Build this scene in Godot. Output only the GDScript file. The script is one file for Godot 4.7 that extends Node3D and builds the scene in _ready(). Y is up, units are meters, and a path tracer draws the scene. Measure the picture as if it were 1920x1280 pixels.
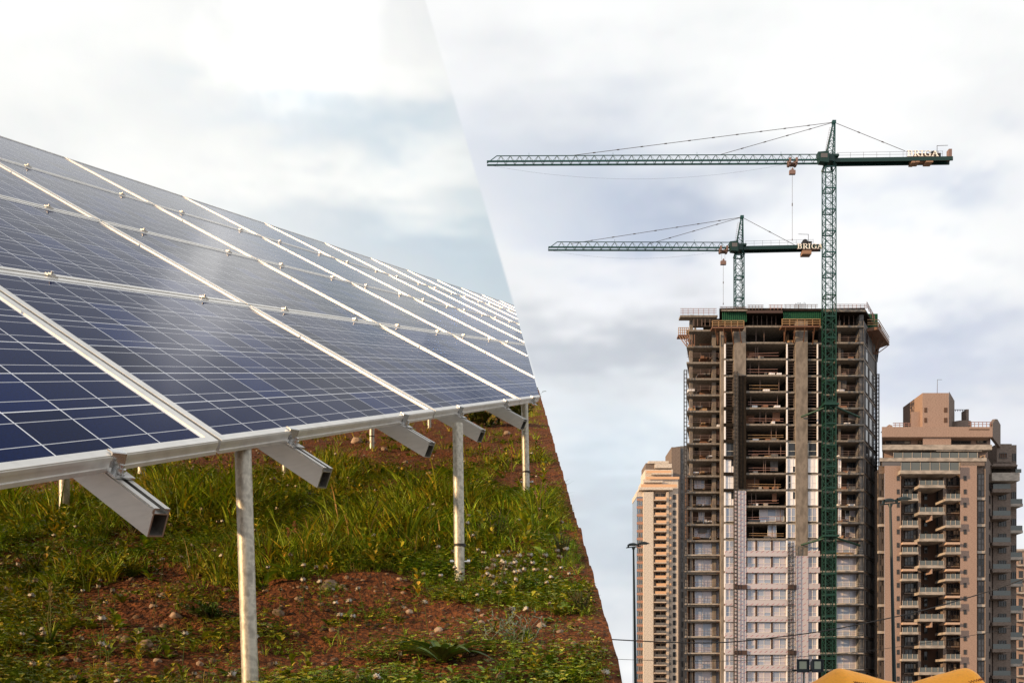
extends Node3D

# ------------------------------------------------------------------ camera constants
const F := 1700.0          # focal length in photo pixels (photo 1920 x 1280)
const CX := 960.0
const HZ := 1300.0         # the horizon lies just below the picture
const EYE := 1.6

# solar array frame: one module along the row, one module up the slope, normal, near lower corner
const AO := Vector3(-0.73534, 2.23819, -2.29918)
const AA := Vector3(0.39856, 0.62031, -1.75110)
const AB := Vector3(-1.00230, 0.71356, -0.54869)
const AN := Vector3(0.38614, 0.83832, 0.38485)

var M := {}
var home: Node3D = self    # what a piece without a stated parent belongs to
var used := {}
var box_cache := {}
var frame_cache := {}
var rng := RandomNumberGenerator.new()
var soft := FastNoiseLite.new()
var fine := FastNoiseLite.new()


# ------------------------------------------------------------------ mesh builder
class MB:
	var v := PackedVector3Array()
	var n := PackedVector3Array()
	var c := PackedColorArray()
	var col := Color(1, 1, 1)

	func tri(a: Vector3, b: Vector3, d: Vector3, na: Vector3, nb: Vector3, nd: Vector3) -> void:
		if (b - a).cross(d - a).dot(na + nb + nd) > 0.0:
			v.append(a); v.append(d); v.append(b)
			n.append(na); n.append(nd); n.append(nb)
		else:
			v.append(a); v.append(b); v.append(d)
			n.append(na); n.append(nb); n.append(nd)
		c.append(col); c.append(col); c.append(col)

	func quad(a: Vector3, b: Vector3, d: Vector3, e: Vector3, nn: Vector3) -> void:
		tri(a, b, d, nn, nn, nn)
		tri(a, d, e, nn, nn, nn)

	# an eight-cornered block: p[0..3] one face, p[4..7] the opposite face
	func block(p: Array) -> void:
		var mid := Vector3.ZERO
		for q in p:
			mid += q
		mid /= 8.0
		for f in [[0, 1, 2, 3], [4, 5, 6, 7], [0, 1, 5, 4], [1, 2, 6, 5], [2, 3, 7, 6], [3, 0, 4, 7]]:
			var a: Vector3 = p[f[0]]
			var b: Vector3 = p[f[1]]
			var d: Vector3 = p[f[2]]
			var e: Vector3 = p[f[3]]
			var nn := (d - a).cross(e - b).normalized()
			if nn.dot((a + b + d + e) / 4.0 - mid) < 0.0:
				nn = -nn
			quad(a, b, d, e, nn)

	func box(at: Vector3, s: Vector3) -> void:
		var h := s / 2.0
		block([at + Vector3(-h.x, -h.y, -h.z), at + Vector3(h.x, -h.y, -h.z), at + Vector3(h.x, h.y, -h.z), at + Vector3(-h.x, h.y, -h.z), at + Vector3(-h.x, -h.y, h.z), at + Vector3(h.x, -h.y, h.z), at + Vector3(h.x, h.y, h.z), at + Vector3(-h.x, h.y, h.z)])

	# a straight bar of rectangular section from p to q
	func bar(p: Vector3, q: Vector3, w: float, h: float, up := Vector3.UP) -> void:
		var d := (q - p).normalized()
		if absf(d.dot(up)) > 0.95:
			up = Vector3(0, 0, 1)
		var s := d.cross(up).normalized() * w / 2.0
		var t := s.cross(d).normalized() * h / 2.0
		block([p - s - t, p + s - t, p + s + t, p - s + t, q - s - t, q + s - t, q + s + t, q - s + t])

	func tube(p: Vector3, q: Vector3, r0: float, r1: float, seg := 10, cap := true) -> void:
		var d := (q - p).normalized()
		var s := d.cross(Vector3(0, 0, 1) if absf(d.y) > 0.9 else Vector3.UP).normalized()
		var t := d.cross(s).normalized()
		for k in seg:
			var a0 := TAU * k / seg
			var a1 := TAU * (k + 1) / seg
			var n0 := s * cos(a0) + t * sin(a0)
			var n1 := s * cos(a1) + t * sin(a1)
			tri(p + n0 * r0, p + n1 * r0, q + n1 * r1, n0, n1, n1)
			tri(p + n0 * r0, q + n1 * r1, q + n0 * r1, n0, n1, n0)
			if cap:
				tri(p, p + n0 * r0, p + n1 * r0, -d, -d, -d)
				tri(q, q + n0 * r1, q + n1 * r1, d, d, d)

	# a convex polygon in any plane
	func poly(p: Array, nn: Vector3) -> void:
		for k in range(1, p.size() - 1):
			tri(p[0], p[k], p[k + 1], nn, nn, nn)

	# a flat plan polygon (x, z) between two heights
	func prism(p: PackedVector2Array, y0: float, y1: float) -> void:
		var idx := Geometry2D.triangulate_polygon(p)
		for k in range(0, idx.size(), 3):
			var a := p[idx[k]]
			var b := p[idx[k + 1]]
			var d := p[idx[k + 2]]
			tri(Vector3(a.x, y1, a.y), Vector3(b.x, y1, b.y), Vector3(d.x, y1, d.y), Vector3.UP, Vector3.UP, Vector3.UP)
			tri(Vector3(a.x, y0, a.y), Vector3(b.x, y0, b.y), Vector3(d.x, y0, d.y), Vector3.DOWN, Vector3.DOWN, Vector3.DOWN)
		var turn := 0.0
		for k in p.size():
			var a := p[k]
			var b := p[(k + 1) % p.size()]
			turn += a.x * b.y - b.x * a.y
		for k in p.size():
			var a := p[k]
			var b := p[(k + 1) % p.size()]
			var nn := Vector3(b.y - a.y, 0, a.x - b.x).normalized() * signf(turn)
			quad(Vector3(a.x, y0, a.y), Vector3(b.x, y0, b.y), Vector3(b.x, y1, b.y), Vector3(a.x, y1, a.y), nn)

	func mesh() -> ArrayMesh:
		var a := []
		a.resize(Mesh.ARRAY_MAX)
		a[Mesh.ARRAY_VERTEX] = v
		a[Mesh.ARRAY_NORMAL] = n
		a[Mesh.ARRAY_COLOR] = c
		var m := ArrayMesh.new()
		m.add_surface_from_arrays(Mesh.PRIMITIVE_TRIANGLES, a)
		return m


# ------------------------------------------------------------------ naming helpers
func numbered(called: String, parent: Node) -> String:
	var key := str(parent.get_instance_id()) + called
	var k: int = used.get(key, 0)
	used[key] = k + 1
	return called if k == 0 else "%s_%03d" % [called, k]


func tag(o: Node3D, label: String, category: String, group := "", kind := "") -> Node3D:
	if label: o.set_meta("label", label)
	if category: o.set_meta("category", category)
	if group: o.set_meta("group", group)
	if kind: o.set_meta("kind", kind)
	return o


func thing(called: String, at: Vector3, label: String, category: String, group := "") -> Node3D:
	var o := Node3D.new()
	o.name = numbered(called, self)
	o.position = at
	add_child(o, true)
	tag(o, label, category, group)
	return o


func put(called: String, mesh: Mesh, m: Material, parent: Node3D = null, at := Vector3.ZERO) -> MeshInstance3D:
	if parent == null:
		parent = home
	var o := MeshInstance3D.new()
	o.name = numbered(called, parent)
	o.mesh = mesh
	o.material_override = m
	o.position = at
	parent.add_child(o, true)
	return o


func stuff(called: String, label: String, meshes: Array, where: Array, tints: Array, m: Material) -> void:
	# ground cover that nobody could count: copies of a few small meshes
	var o := Node3D.new()
	o.name = called
	add_child(o, true)
	tag(o, label, "", "", "stuff")
	for k in meshes.size():
		if where[k].is_empty():
			continue
		var mm := MultiMesh.new()
		mm.transform_format = MultiMesh.TRANSFORM_3D
		mm.use_colors = true
		mm.mesh = meshes[k]
		mm.instance_count = where[k].size()
		for i in where[k].size():
			mm.set_instance_transform(i, where[k][i])
			mm.set_instance_color(i, tints[k][i])
		var c := MultiMeshInstance3D.new()
		c.name = numbered(called + "_patches", o)
		c.multimesh = mm
		c.material_override = m
		c.set_meta("kind", "stuff")
		o.add_child(c, true)


# ------------------------------------------------------------------ materials
func mat(called: String, c: Color, rough := 0.8, metal := 0.0, spec := 0.5) -> StandardMaterial3D:
	var m := StandardMaterial3D.new()
	m.resource_name = called
	m.albedo_color = c
	m.roughness = rough
	m.metallic = metal
	m.metallic_specular = spec
	M[called] = m
	return m


func noise_tex(freq: float, stops: Array, size := 512, octaves := 5, seed_ := 1, kind := FastNoiseLite.TYPE_SIMPLEX_SMOOTH) -> NoiseTexture2D:
	var n := FastNoiseLite.new()
	n.noise_type = kind
	n.seed = seed_
	n.frequency = freq
	n.fractal_octaves = octaves
	var t := NoiseTexture2D.new()
	t.width = size
	t.height = size
	t.seamless = true
	t.noise = n
	var g := Gradient.new()
	g.offsets = PackedFloat32Array()
	g.colors = PackedColorArray()
	var offs := PackedFloat32Array()
	var cols := PackedColorArray()
	for s in stops:
		offs.append(s[0]); cols.append(s[1])
	g.offsets = offs
	g.colors = cols
	t.color_ramp = g
	return t


func world_tex(m: StandardMaterial3D, t: Texture2D, scale: Vector3) -> void:
	m.albedo_texture = t
	m.uv1_triplanar = true
	m.uv1_world_triplanar = true
	m.uv1_scale = scale


func relief(m: StandardMaterial3D, t: Texture2D, cm: float) -> void:
	m.heightmap_enabled = true
	m.heightmap_texture = t
	m.heightmap_scale = cm


func grey(x: float) -> Color:
	return Color(x, x, x)


func make_materials() -> void:
	var g_mottle := noise_tex(0.02, [[0.0, grey(0.72)], [0.45, grey(0.9)], [0.6, grey(1.0)], [1.0, grey(0.8)]], 512, 5, 3)
	var g_streak := noise_tex(0.03, [[0.0, grey(0.86)], [0.5, grey(0.97)], [1.0, grey(1.0)]], 256, 4, 4)
	var g_cloudy := noise_tex(0.012, [[0.0, grey(0.74)], [0.4, grey(0.9)], [0.62, grey(1.0)], [1.0, grey(0.84)]], 512, 6, 7)
	var crystal := noise_tex(0.06, [[0.0, grey(0.62)], [0.5, grey(0.9)], [1.0, grey(1.0)]], 512, 2, 9, FastNoiseLite.TYPE_CELLULAR)
	var m: StandardMaterial3D
	# solar array
	m = mat("frame_aluminium", Color8(222, 219, 213), 0.36, 0.55)
	world_tex(m, g_streak, Vector3(2, 2, 2))
	m = mat("rail_aluminium", Color8(186, 183, 178), 0.34, 0.85)
	world_tex(m, noise_tex(0.02, [[0.0, grey(0.93)], [0.5, grey(0.98)], [1.0, grey(1.0)]], 256, 3, 5), Vector3(3, 14, 3))
	m = mat("inner_aluminium", Color8(150, 146, 140), 0.5, 0.7)
	m = mat("bolt_steel", Color8(205, 205, 205), 0.25, 0.9)
	m = mat("galvanised_steel", Color8(196, 190, 176), 0.5, 0.45)
	world_tex(m, noise_tex(0.035, [[0.0, grey(0.7)], [0.4, grey(0.86)], [0.55, grey(1.0)], [1.0, grey(0.82)]], 256, 4, 12), Vector3(5, 3, 5))
	for k in 4:
		m = mat("cell_%d" % k, [Color8(4, 31, 82), Color8(5, 36, 93), Color8(4, 26, 70), Color8(5, 42, 104)][k], 0.07, 0.10, 0.05)
		world_tex(m, crystal, Vector3(6, 6, 6))
	m = mat("backsheet", Color8(234, 236, 240), 0.14, 0.0, 0.055)
	m = mat("busbar", Color8(214, 216, 222), 0.2, 0.0, 0.06)
	m = mat("back_film", Color8(215, 215, 212), 0.7)
	m = mat("black_band", Color8(28, 26, 24), 0.6)
	# soil and plants
	m = mat("soil", Color8(255, 255, 255), 0.95, 0.0, 0.25)
	world_tex(m, noise_tex(0.011, [[0.0, Color8(52, 31, 21)], [0.35, Color8(90, 54, 34)], [0.5, Color8(136, 84, 51)], [0.62, Color8(80, 48, 31)], [0.8, Color8(118, 75, 48)], [1.0, Color8(166, 118, 80)]], 1024, 7, 21), Vector3(0.9, 0.9, 0.9))
	relief(m, noise_tex(0.03, [[0.0, grey(0)], [1.0, grey(1)]], 1024, 7, 22), 3.4)
	m = mat("cut_earth", Color8(112, 78, 56), 0.95, 0.0, 0.2)
	world_tex(m, g_cloudy, Vector3(0.4, 0.4, 0.4))
	m = mat("city_ground", Color8(120, 116, 108), 0.9)
	world_tex(m, g_cloudy, Vector3(0.05, 0.05, 0.05))
	m = mat("leaf", Color(1, 1, 1), 0.55, 0.0, 0.35)
	m.vertex_color_use_as_albedo = true
	m.backlight_enabled = true
	m.backlight = Color(0.55, 0.6, 0.2)
	m = mat("petal", Color(1, 1, 1), 0.7, 0.0, 0.3)
	m.vertex_color_use_as_albedo = true
	m.backlight_enabled = true
	m.backlight = Color(0.4, 0.4, 0.35)
	m = mat("stone", Color(1, 1, 1), 0.85, 0.0, 0.3)
	m.vertex_color_use_as_albedo = true
	world_tex(m, noise_tex(0.03, [[0.0, grey(0.6)], [0.5, grey(0.92)], [1.0, grey(1.0)]], 256, 5, 31), Vector3(7, 7, 7))
	# tower
	m = mat("concrete", Color8(136, 127, 119), 0.9, 0.0, 0.3)
	world_tex(m, g_cloudy, Vector3(0.11, 0.05, 0.11))
	m = mat("slab_edge", Color8(138, 130, 122), 0.9, 0.0, 0.3)
	world_tex(m, g_cloudy, Vector3(0.2, 0.2, 0.2))
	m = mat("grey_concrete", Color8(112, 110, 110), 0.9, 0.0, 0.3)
	world_tex(m, g_cloudy, Vector3(0.12, 0.06, 0.12))
	m = mat("block_wall", Color8(150, 112, 92), 0.95, 0.0, 0.2)
	world_tex(m, g_mottle, Vector3(0.3, 0.8, 0.3))
	m = mat("shaded_plaster", Color8(52, 45, 41), 0.95, 0.0, 0.2)  # shade inside the open floors is put into this dark colour
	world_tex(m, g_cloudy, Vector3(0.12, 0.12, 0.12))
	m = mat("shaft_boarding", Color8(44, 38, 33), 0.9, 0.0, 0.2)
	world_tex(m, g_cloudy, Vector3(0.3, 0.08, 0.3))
	m = mat("white_film", Color8(232, 230, 234), 0.45)
	m = mat("window_frame", Color8(236, 230, 222), 0.45)
	for k in 4:
		m = mat("tower_glass_%d" % k, [Color8(168, 172, 188), Color8(180, 174, 184), Color8(150, 160, 180), Color8(188, 182, 190)][k], 0.2, 0.1)
	m = mat("insulation", Color8(255, 255, 255), 0.6, 0.0, 0.4)
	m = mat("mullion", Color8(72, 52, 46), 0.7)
	m = mat("green_formwork", Color8(26, 92, 58), 0.7)
	world_tex(m, g_mottle, Vector3(0.5, 0.1, 0.5))
	m = mat("orange_paint", Color8(108, 74, 54), 0.6)
	m = mat("timber", Color8(168, 134, 98), 0.8)
	m = mat("rail_steel", Color8(112, 92, 84), 0.6, 0.2)
	m = mat("red_rail", Color8(150, 112, 102), 0.6, 0.1)
	m = mat("dark_steel", Color8(62, 58, 56), 0.6, 0.3)
	m = mat("crane_green", Color8(18, 68, 68), 0.5, 0.1)
	m = mat("crane_dark", Color8(8, 48, 44), 0.5, 0.1)
	m = mat("crane_rust", Color8(128, 104, 98), 0.7, 0.1)
	m = mat("cable", Color8(96, 92, 92), 0.6, 0.4)
	m = mat("letter", Color8(250, 246, 238), 0.6)
	m = mat("weight", Color8(150, 118, 98), 0.85)
	m = mat("mast_green", Color8(10, 58, 46), 0.5, 0.1)
	# apartment buildings
	m = mat("pink_stone", Color8(172, 147, 135), 0.9, 0.0, 0.25)
	world_tex(m, noise_tex(0.05, [[0.0, grey(0.66)], [0.4, grey(0.88)], [0.6, grey(1.0)], [1.0, grey(0.8)]], 512, 4, 41), Vector3(0.09, 0.5, 0.09))
	m = mat("grey_stone", Color8(134, 120, 112), 0.9, 0.0, 0.25)
	world_tex(m, g_mottle, Vector3(0.1, 0.6, 0.1))
	m = mat("pale_render", Color8(174, 164, 155), 0.85)
	world_tex(m, g_cloudy, Vector3(0.06, 0.12, 0.06))
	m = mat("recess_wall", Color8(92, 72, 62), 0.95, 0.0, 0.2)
	m = mat("dark_glass", Color8(40, 44, 50), 0.1, 0.0, 0.5)
	m = mat("mid_glass", Color8(96, 92, 92), 0.12, 0.1, 0.5)
	m = mat("dark_frame", Color8(70, 64, 60), 0.5)
	m = mat("balustrade_glass", Color8(92, 98, 98), 0.12, 0.0, 0.5)
	m = mat("curtain_glass", Color8(150, 138, 124), 0.25)
	m = mat("awning", Color8(190, 162, 142), 0.8)
	m = mat("cream_stone", Color8(224, 212, 200), 0.9, 0.0, 0.25)
	world_tex(m, g_mottle, Vector3(0.1, 0.4, 0.1))
	m = mat("peach_stone", Color8(214, 196, 180), 0.9, 0.0, 0.25)
	world_tex(m, g_mottle, Vector3(0.1, 0.4, 0.1))
	m = mat("sun_tinted_panel", Color8(224, 178, 138), 0.35, 0.1)  # low sunlight put into the colour of the upper balcony fronts
	m = mat("rose_band", Color8(168, 128, 112), 0.7)
	m = mat("blue_glass", Color8(110, 128, 150), 0.1, 0.3)
	# street things
	m = mat("lamp_paint", Color8(26, 40, 42), 0.5, 0.2)
	m = mat("lamp_lens", Color8(150, 148, 140), 0.3)
	m = mat("flood_paint", Color8(22, 34, 44), 0.5, 0.2)
	m = mat("flood_lens", Color8(150, 158, 140), 0.2)
	m = mat("yellow_fabric", Color8(255, 168, 8), 0.55)
	world_tex(m, noise_tex(0.02, [[0.0, grey(0.88)], [0.5, grey(1.0)], [1.0, grey(0.94)]], 256, 4, 51), Vector3(1.5, 1.5, 1.5))
	m.subsurf_scatter_enabled = true
	m.subsurf_scatter_strength = 0.1
	m = mat("stitch", Color8(130, 62, 20), 0.8)
	m = mat("steel_pole", Color8(150, 150, 150), 0.4, 0.6)


# ------------------------------------------------------------------ sky
func sky_panorama() -> ImageTexture:
	# two weather fronts that meet along one straight cloud edge; written for directions (azimuth, elevation)
	var w := 1024
	var h := 256
	var nz := FastNoiseLite.new()
	nz.seed = 5
	nz.frequency = 0.035
	nz.fractal_octaves = 5
	var nz2 := FastNoiseLite.new()
	nz2.seed = 11
	nz2.frequency = 0.11
	nz2.fractal_octaves = 4
	# azimuth, elevation, half widths in degrees, change in (r, g, b)
	var warm := [
		[-30.0, 34.0, 20.0, 8.0, 13, 12, 9], [-22.0, 28.0, 9.0, 3.0, 12, 11, 9], [-11.0, 33.7, 7.0, 1.2, 11, 10, 8], [-6.5, 34.8, 4.0, 1.0, 9, 9, 7], [-9.0, 29.4, 7.0, 1.1, 14, 13, 10], [-3.5, 30.4, 4.0, 0.9, 10, 9, 7], [-17.0, 31.5, 6.0, 1.0, -5, -3, 0],
		[-8.0, 31.7, 7.0, 1.3, -22, -13, -6], [-3.0, 32.3, 4.0, 1.4, -10, -7, -4], [-7.0, 26.3, 8.0, 2.2, -20, -12, -5], [0.0, 27.5, 3.5, 3.0, -14, -10, -8], [-1.0, 23.5, 6.0, 3.0, -22, -14, -9], [-32.0, 24.0, 10.0, 5.0, 6, 6, 5], [-4.0, 27.6, 5.0, 0.7, 7, 7, 5],
	]
	var cool := [
		[3.0, 30.0, 8.0, 3.4, -30, -24, -14], [12.5, 27.6, 6.5, 2.4, -42, -36, -24], [7.0, 26.6, 5.0, 1.7, -18, -14, -7], [5.0, 20.6, 9.0, 2.2, -43, -39, -32], [20.0, 35.5, 14.0, 5.0, 14, 14, 11], [9.0, 24.0, 7.0, 1.8, 2, 2, 4],
		[26.5, 26.3, 3.2, 1.3, -34, -28, -17], [23.0, 27.4, 3.0, 0.9, -12, -10, -4], [22.0, 24.5, 7.0, 4.0, 16, 16, 14], [25.0, 18.5, 6.0, 2.6, -36, -30, -16], [8.0, 15.0, 8.0, 3.5, -18, -10, -4], [6.0, 9.0, 9.0, 5.0, -34, -27, -20], [4.0, 38.0, 8.0, 3.0, 6, 6, 5], [29.0, 12.0, 5.0, 3.0, -14, -12, -4],
	]
	var images := []
	for side in 2:
		var data := PackedByteArray()
		data.resize(w * h * 3)
		var blobs: Array = warm if side == 0 else cool
		var at := 0
		for y in h:
			var el := 90.0 - (y + 0.5) * 90.0 / h
			for x in w:
				var az := (x + 0.5) * 360.0 / w - 180.0
				var e := deg_to_rad(el)
				var a := deg_to_rad(az)
				var dir := Vector3(sin(a) * cos(e), sin(e), -cos(a) * cos(e))
				var q := dir * 100.0 / (0.35 + dir.y)
				var s := nz.get_noise_3d(q.x, q.y, q.z)
				var s2 := nz2.get_noise_3d(q.x * 0.6, q.y, q.z * 1.7)
				var c: Vector3
				if side == 0:
					c = Vector3(232, 234, 235) + Vector3(17, 15, 12) * (s * 0.9 + s2 * 0.4)
				else:
					c = Vector3(244, 245, 246) + Vector3(15, 14, 12) * (s * 0.9 + s2 * 0.28)
				for b in blobs:
					var dx: float = (az - b[0] + s * 5.0) / b[2]
					if absf(dx) < 2.6:
						var dy: float = (el - b[1] + s2 * 2.0) / b[3]
						var g := exp(-dx * dx - dy * dy)
						c += Vector3(b[4], b[5], b[6]) * g
				data[at] = clampi(int(c.x), 0, 252)
				data[at + 1] = clampi(int(c.y), 0, 252)
				data[at + 2] = clampi(int(c.z), 0, 253)
				at += 3
		var im := Image.create_from_data(w, h, false, Image.FORMAT_RGB8, data)
		im.resize(4096, 1024, Image.INTERPOLATE_CUBIC)
		images.append(im)
	# the straight edge between the fronts is a great circle
	var n := Vector3(797.0 - CX, HZ, -F).cross(Vector3(1170.0 - CX, HZ - 1280.0, -F)).normalized()
	if n.x < 0.0:
		n = -n
	var all := Image.create_empty(4096, 2048, false, Image.FORMAT_RGB8)
	all.fill(Color8(222, 226, 230))
	all.blit_rect(images[1], Rect2i(0, 0, 4096, 1024), Vector2i(0, 0))
	for y in 1024:
		var e := deg_to_rad(90.0 - (y + 0.5) * 90.0 / 1024.0)
		# n.x sin(a) cos(e) + n.y sin(e) - n.z cos(a) cos(e) < 0 is the warm side
		var r := Vector2(n.x, n.z).length() * cos(e)
		var k := -n.y * sin(e) / r
		if k <= -1.0:
			continue
		if k >= 1.0:
			all.blit_rect(images[0], Rect2i(0, y, 4096, 1), Vector2i(0, y))
			continue
		var phase := atan2(-n.z, n.x)
		var a1 := asin(k) - phase
		var a0 := -PI - asin(k) - phase
		var x0 := (a0 / TAU + 0.5) * 4096.0
		var x1 := (a1 / TAU + 0.5) * 4096.0
		var i0 := ceili(x0)
		var i1 := floori(x1)
		for part in [[i0, i1], [i0 + 4096, i1 + 4096], [i0 - 4096, i1 - 4096]]:
			var p0: int = maxi(part[0], 0)
			var p1: int = mini(part[1], 4096)
			if p1 > p0:
				all.blit_rect(images[0], Rect2i(p0, y, p1 - p0, 1), Vector2i(p0, y))
		var ix := posmod(i1, 4096)
		all.set_pixel(ix, y, images[1].get_pixel(ix, y).lerp(images[0].get_pixel(ix, y), x1 - i1))
		ix = posmod(i0 - 1, 4096)
		all.set_pixel(ix, y, images[1].get_pixel(ix, y).lerp(images[0].get_pixel(ix, y), i0 - x0))
	# the panorama begins straight ahead (-z): turn it by half
	var turned := Image.create_empty(4096, 2048, false, Image.FORMAT_RGB8)
	turned.blit_rect(all, Rect2i(2048, 0, 2048, 2048), Vector2i(0, 0))
	turned.blit_rect(all, Rect2i(0, 0, 2048, 2048), Vector2i(2048, 0))
	# added sky glow, whiter than white, so the panel glass mirrors a glare
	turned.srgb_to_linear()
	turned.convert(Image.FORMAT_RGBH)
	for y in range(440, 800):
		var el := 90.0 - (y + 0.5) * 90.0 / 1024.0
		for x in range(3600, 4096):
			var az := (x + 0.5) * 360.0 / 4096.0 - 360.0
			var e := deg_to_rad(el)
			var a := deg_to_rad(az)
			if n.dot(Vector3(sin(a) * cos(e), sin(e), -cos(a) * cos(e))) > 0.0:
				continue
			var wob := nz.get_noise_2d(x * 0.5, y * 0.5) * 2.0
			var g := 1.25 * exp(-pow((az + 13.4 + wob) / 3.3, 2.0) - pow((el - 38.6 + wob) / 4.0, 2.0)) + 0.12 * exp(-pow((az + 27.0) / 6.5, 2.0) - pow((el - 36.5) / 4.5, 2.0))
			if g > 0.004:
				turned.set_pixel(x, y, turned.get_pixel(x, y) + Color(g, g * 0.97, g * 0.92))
	return ImageTexture.create_from_image(turned)


# ------------------------------------------------------------------ the scene
func _ready() -> void:
	rng.seed = 4711
	var cam := Camera3D.new()
	cam.name = "camera"
	cam.position = Vector3(0, EYE, 0)
	var near := 0.05
	cam.set_frustum(near * 1280.0 / F, Vector2(0, near * (HZ - 640.0) / F), near, 6000.0)
	add_child(cam)
	cam.current = true
	var sky_mat := PanoramaSkyMaterial.new()
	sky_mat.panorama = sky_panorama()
	var sky := Sky.new()
	sky.sky_material = sky_mat
	var env := Environment.new()
	env.background_mode = Environment.BG_SKY
	env.sky = sky
	env.tonemap_mode = Environment.TONE_MAPPER_LINEAR
	env.tonemap_exposure = 1.03
	env.sdfgi_enabled = true
	env.ssao_enabled = true
	env.ssil_enabled = true
	var we := WorldEnvironment.new()
	we.name = "environment"
	we.environment = env
	add_child(we)
	var sun := DirectionalLight3D.new()
	sun.name = "sun"
	sun.light_color = Color(1.0, 0.84, 0.64)
	sun.light_energy = 1.6
	sun.light_angular_distance = 0.6
	sun.shadow_enabled = true
	sun.rotation_degrees = Vector3(-15, -65, 0)
	add_child(sun)

	soft.seed = 2
	soft.frequency = 0.35
	soft.fractal_octaves = 4
	fine.seed = 8
	fine.frequency = 2.2
	fine.fractal_octaves = 4
	make_materials()
	build_ground()
	build_tower()
	home = self
	build_apartments()
	home = self
	build_far_tower()
	home = self
	build_cranes()
	build_array()
	build_street()
	build_plants()


# ------------------------------------------------------------------ ground
func edge_x(d: float) -> float:
	return 0.2768 + 0.02324 * d


func lie(x: float, d: float) -> float:
	# height of the hillside at x, d metres ahead
	var y := 0.65 + 0.356 * d
	y += soft.get_noise_2d(x * 1.6, d * 1.6) * 0.07 + fine.get_noise_2d(x, d) * 0.03
	return maxf(y, -0.12)


func on_ground(u: float, v: float) -> Vector3:
	# the point of the hillside that the photograph shows at u, v
	var d := 1615.0 / (v - 694.8)
	var x := (u - CX) / F * d
	return Vector3(x, lie(x, d), -d)


func build_ground() -> void:
	var city := MB.new()
	city.quad(Vector3(-3000, 0, 60), Vector3(3000, 0, 60), Vector3(3000, 0, -5000), Vector3(-3000, 0, -5000), Vector3.UP)
	var g := put("ground", city.mesh(), M.city_ground)
	g.set_meta("kind", "structure")
	# the hillside: a fine grid near the camera that gets coarser with distance
	var ds := PackedFloat32Array()
	var d := -2.2
	while d < 46.0:
		ds.append(d)
		d += 0.03 if d > 2.2 and d < 4.0 else maxf(0.03, absf(d - 2.5) * 0.0105)
	var xs := PackedFloat32Array()
	var off := 0.0
	while off < 40.0:
		xs.append(off)
		off += maxf(0.025, off * 0.0125)
	var nv := xs.size()
	var v := PackedVector3Array()
	var idx := PackedInt32Array()
	for a in ds:
		for b in xs:
			var x := edge_x(a) - b
			v.append(Vector3(x, lie(x, a), -a))
	var nn := PackedVector3Array()
	nn.resize(v.size())
	for i in ds.size():
		for k in nv:
			var at := i * nv + k
			var px := v[i * nv + maxi(k - 1, 0)] - v[i * nv + mini(k + 1, nv - 1)]
			var pz := v[maxi(i - 1, 0) * nv + k] - v[mini(i + 1, ds.size() - 1) * nv + k]
			var m := pz.cross(px).normalized()
			nn[at] = m if m.y > 0.0 else -m
			if i + 1 < ds.size() and k + 1 < nv:
				idx.append_array([at, at + nv, at + 1, at + 1, at + nv, at + nv + 1])
	# clockwise from above?
	var p0 := v[idx[0]]
	if (v[idx[1]] - p0).cross(v[idx[2]] - p0).y > 0.0:
		for k in range(0, idx.size(), 3):
			var s := idx[k + 1]
			idx[k + 1] = idx[k + 2]
			idx[k + 2] = s
	var arr := []
	arr.resize(Mesh.ARRAY_MAX)
	arr[Mesh.ARRAY_VERTEX] = v
	arr[Mesh.ARRAY_NORMAL] = nn
	arr[Mesh.ARRAY_INDEX] = idx
	var me := ArrayMesh.new()
	me.add_surface_from_arrays(Mesh.PRIMITIVE_TRIANGLES, arr)
	var hill := put("hillside", me, M.soil)
	hill.set_meta("kind", "structure")
	# the cut bank along its straight right edge, and its back
	var bank := MB.new()
	for i in ds.size() - 1:
		var a := v[i * nv]
		var b := v[(i + 1) * nv]
		bank.quad(a, b, Vector3(b.x, -0.2, b.z), Vector3(a.x, -0.2, a.z), Vector3(1, 0, 0.02).normalized())
	var last := (ds.size() - 1) * nv
	for k in nv - 1:
		var a := v[last + k]
		var b := v[last + k + 1]
		bank.quad(a, b, Vector3(b.x, -0.2, b.z - 6.0), Vector3(a.x, -0.2, a.z - 6.0), Vector3(0, 0.4, -1).normalized())
	var bk := put("earth_bank", bank.mesh(), M.cut_earth)
	bk.set_meta("kind", "structure")


# ------------------------------------------------------------------ solar array
func pan(s: float, t: float, h := 0.0) -> Vector3:
	return AA * s + AB * t + AN * h


func cut_poly(p: Array) -> Array:
	# keeps the part of an (s, t) polygon before the slanting end of the array
	var out := []
	for k in p.size():
		var a: Vector2 = p[k]
		var b: Vector2 = p[(k + 1) % p.size()]
		var fa := a.x - 2.42 * a.y - 2.345
		var fb_ := b.x - 2.42 * b.y - 2.345
		if fa <= 0.0:
			out.append(a)
		if fa * fb_ < 0.0:
			out.append(a.lerp(b, fa / (fa - fb_)))
	return out


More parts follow.
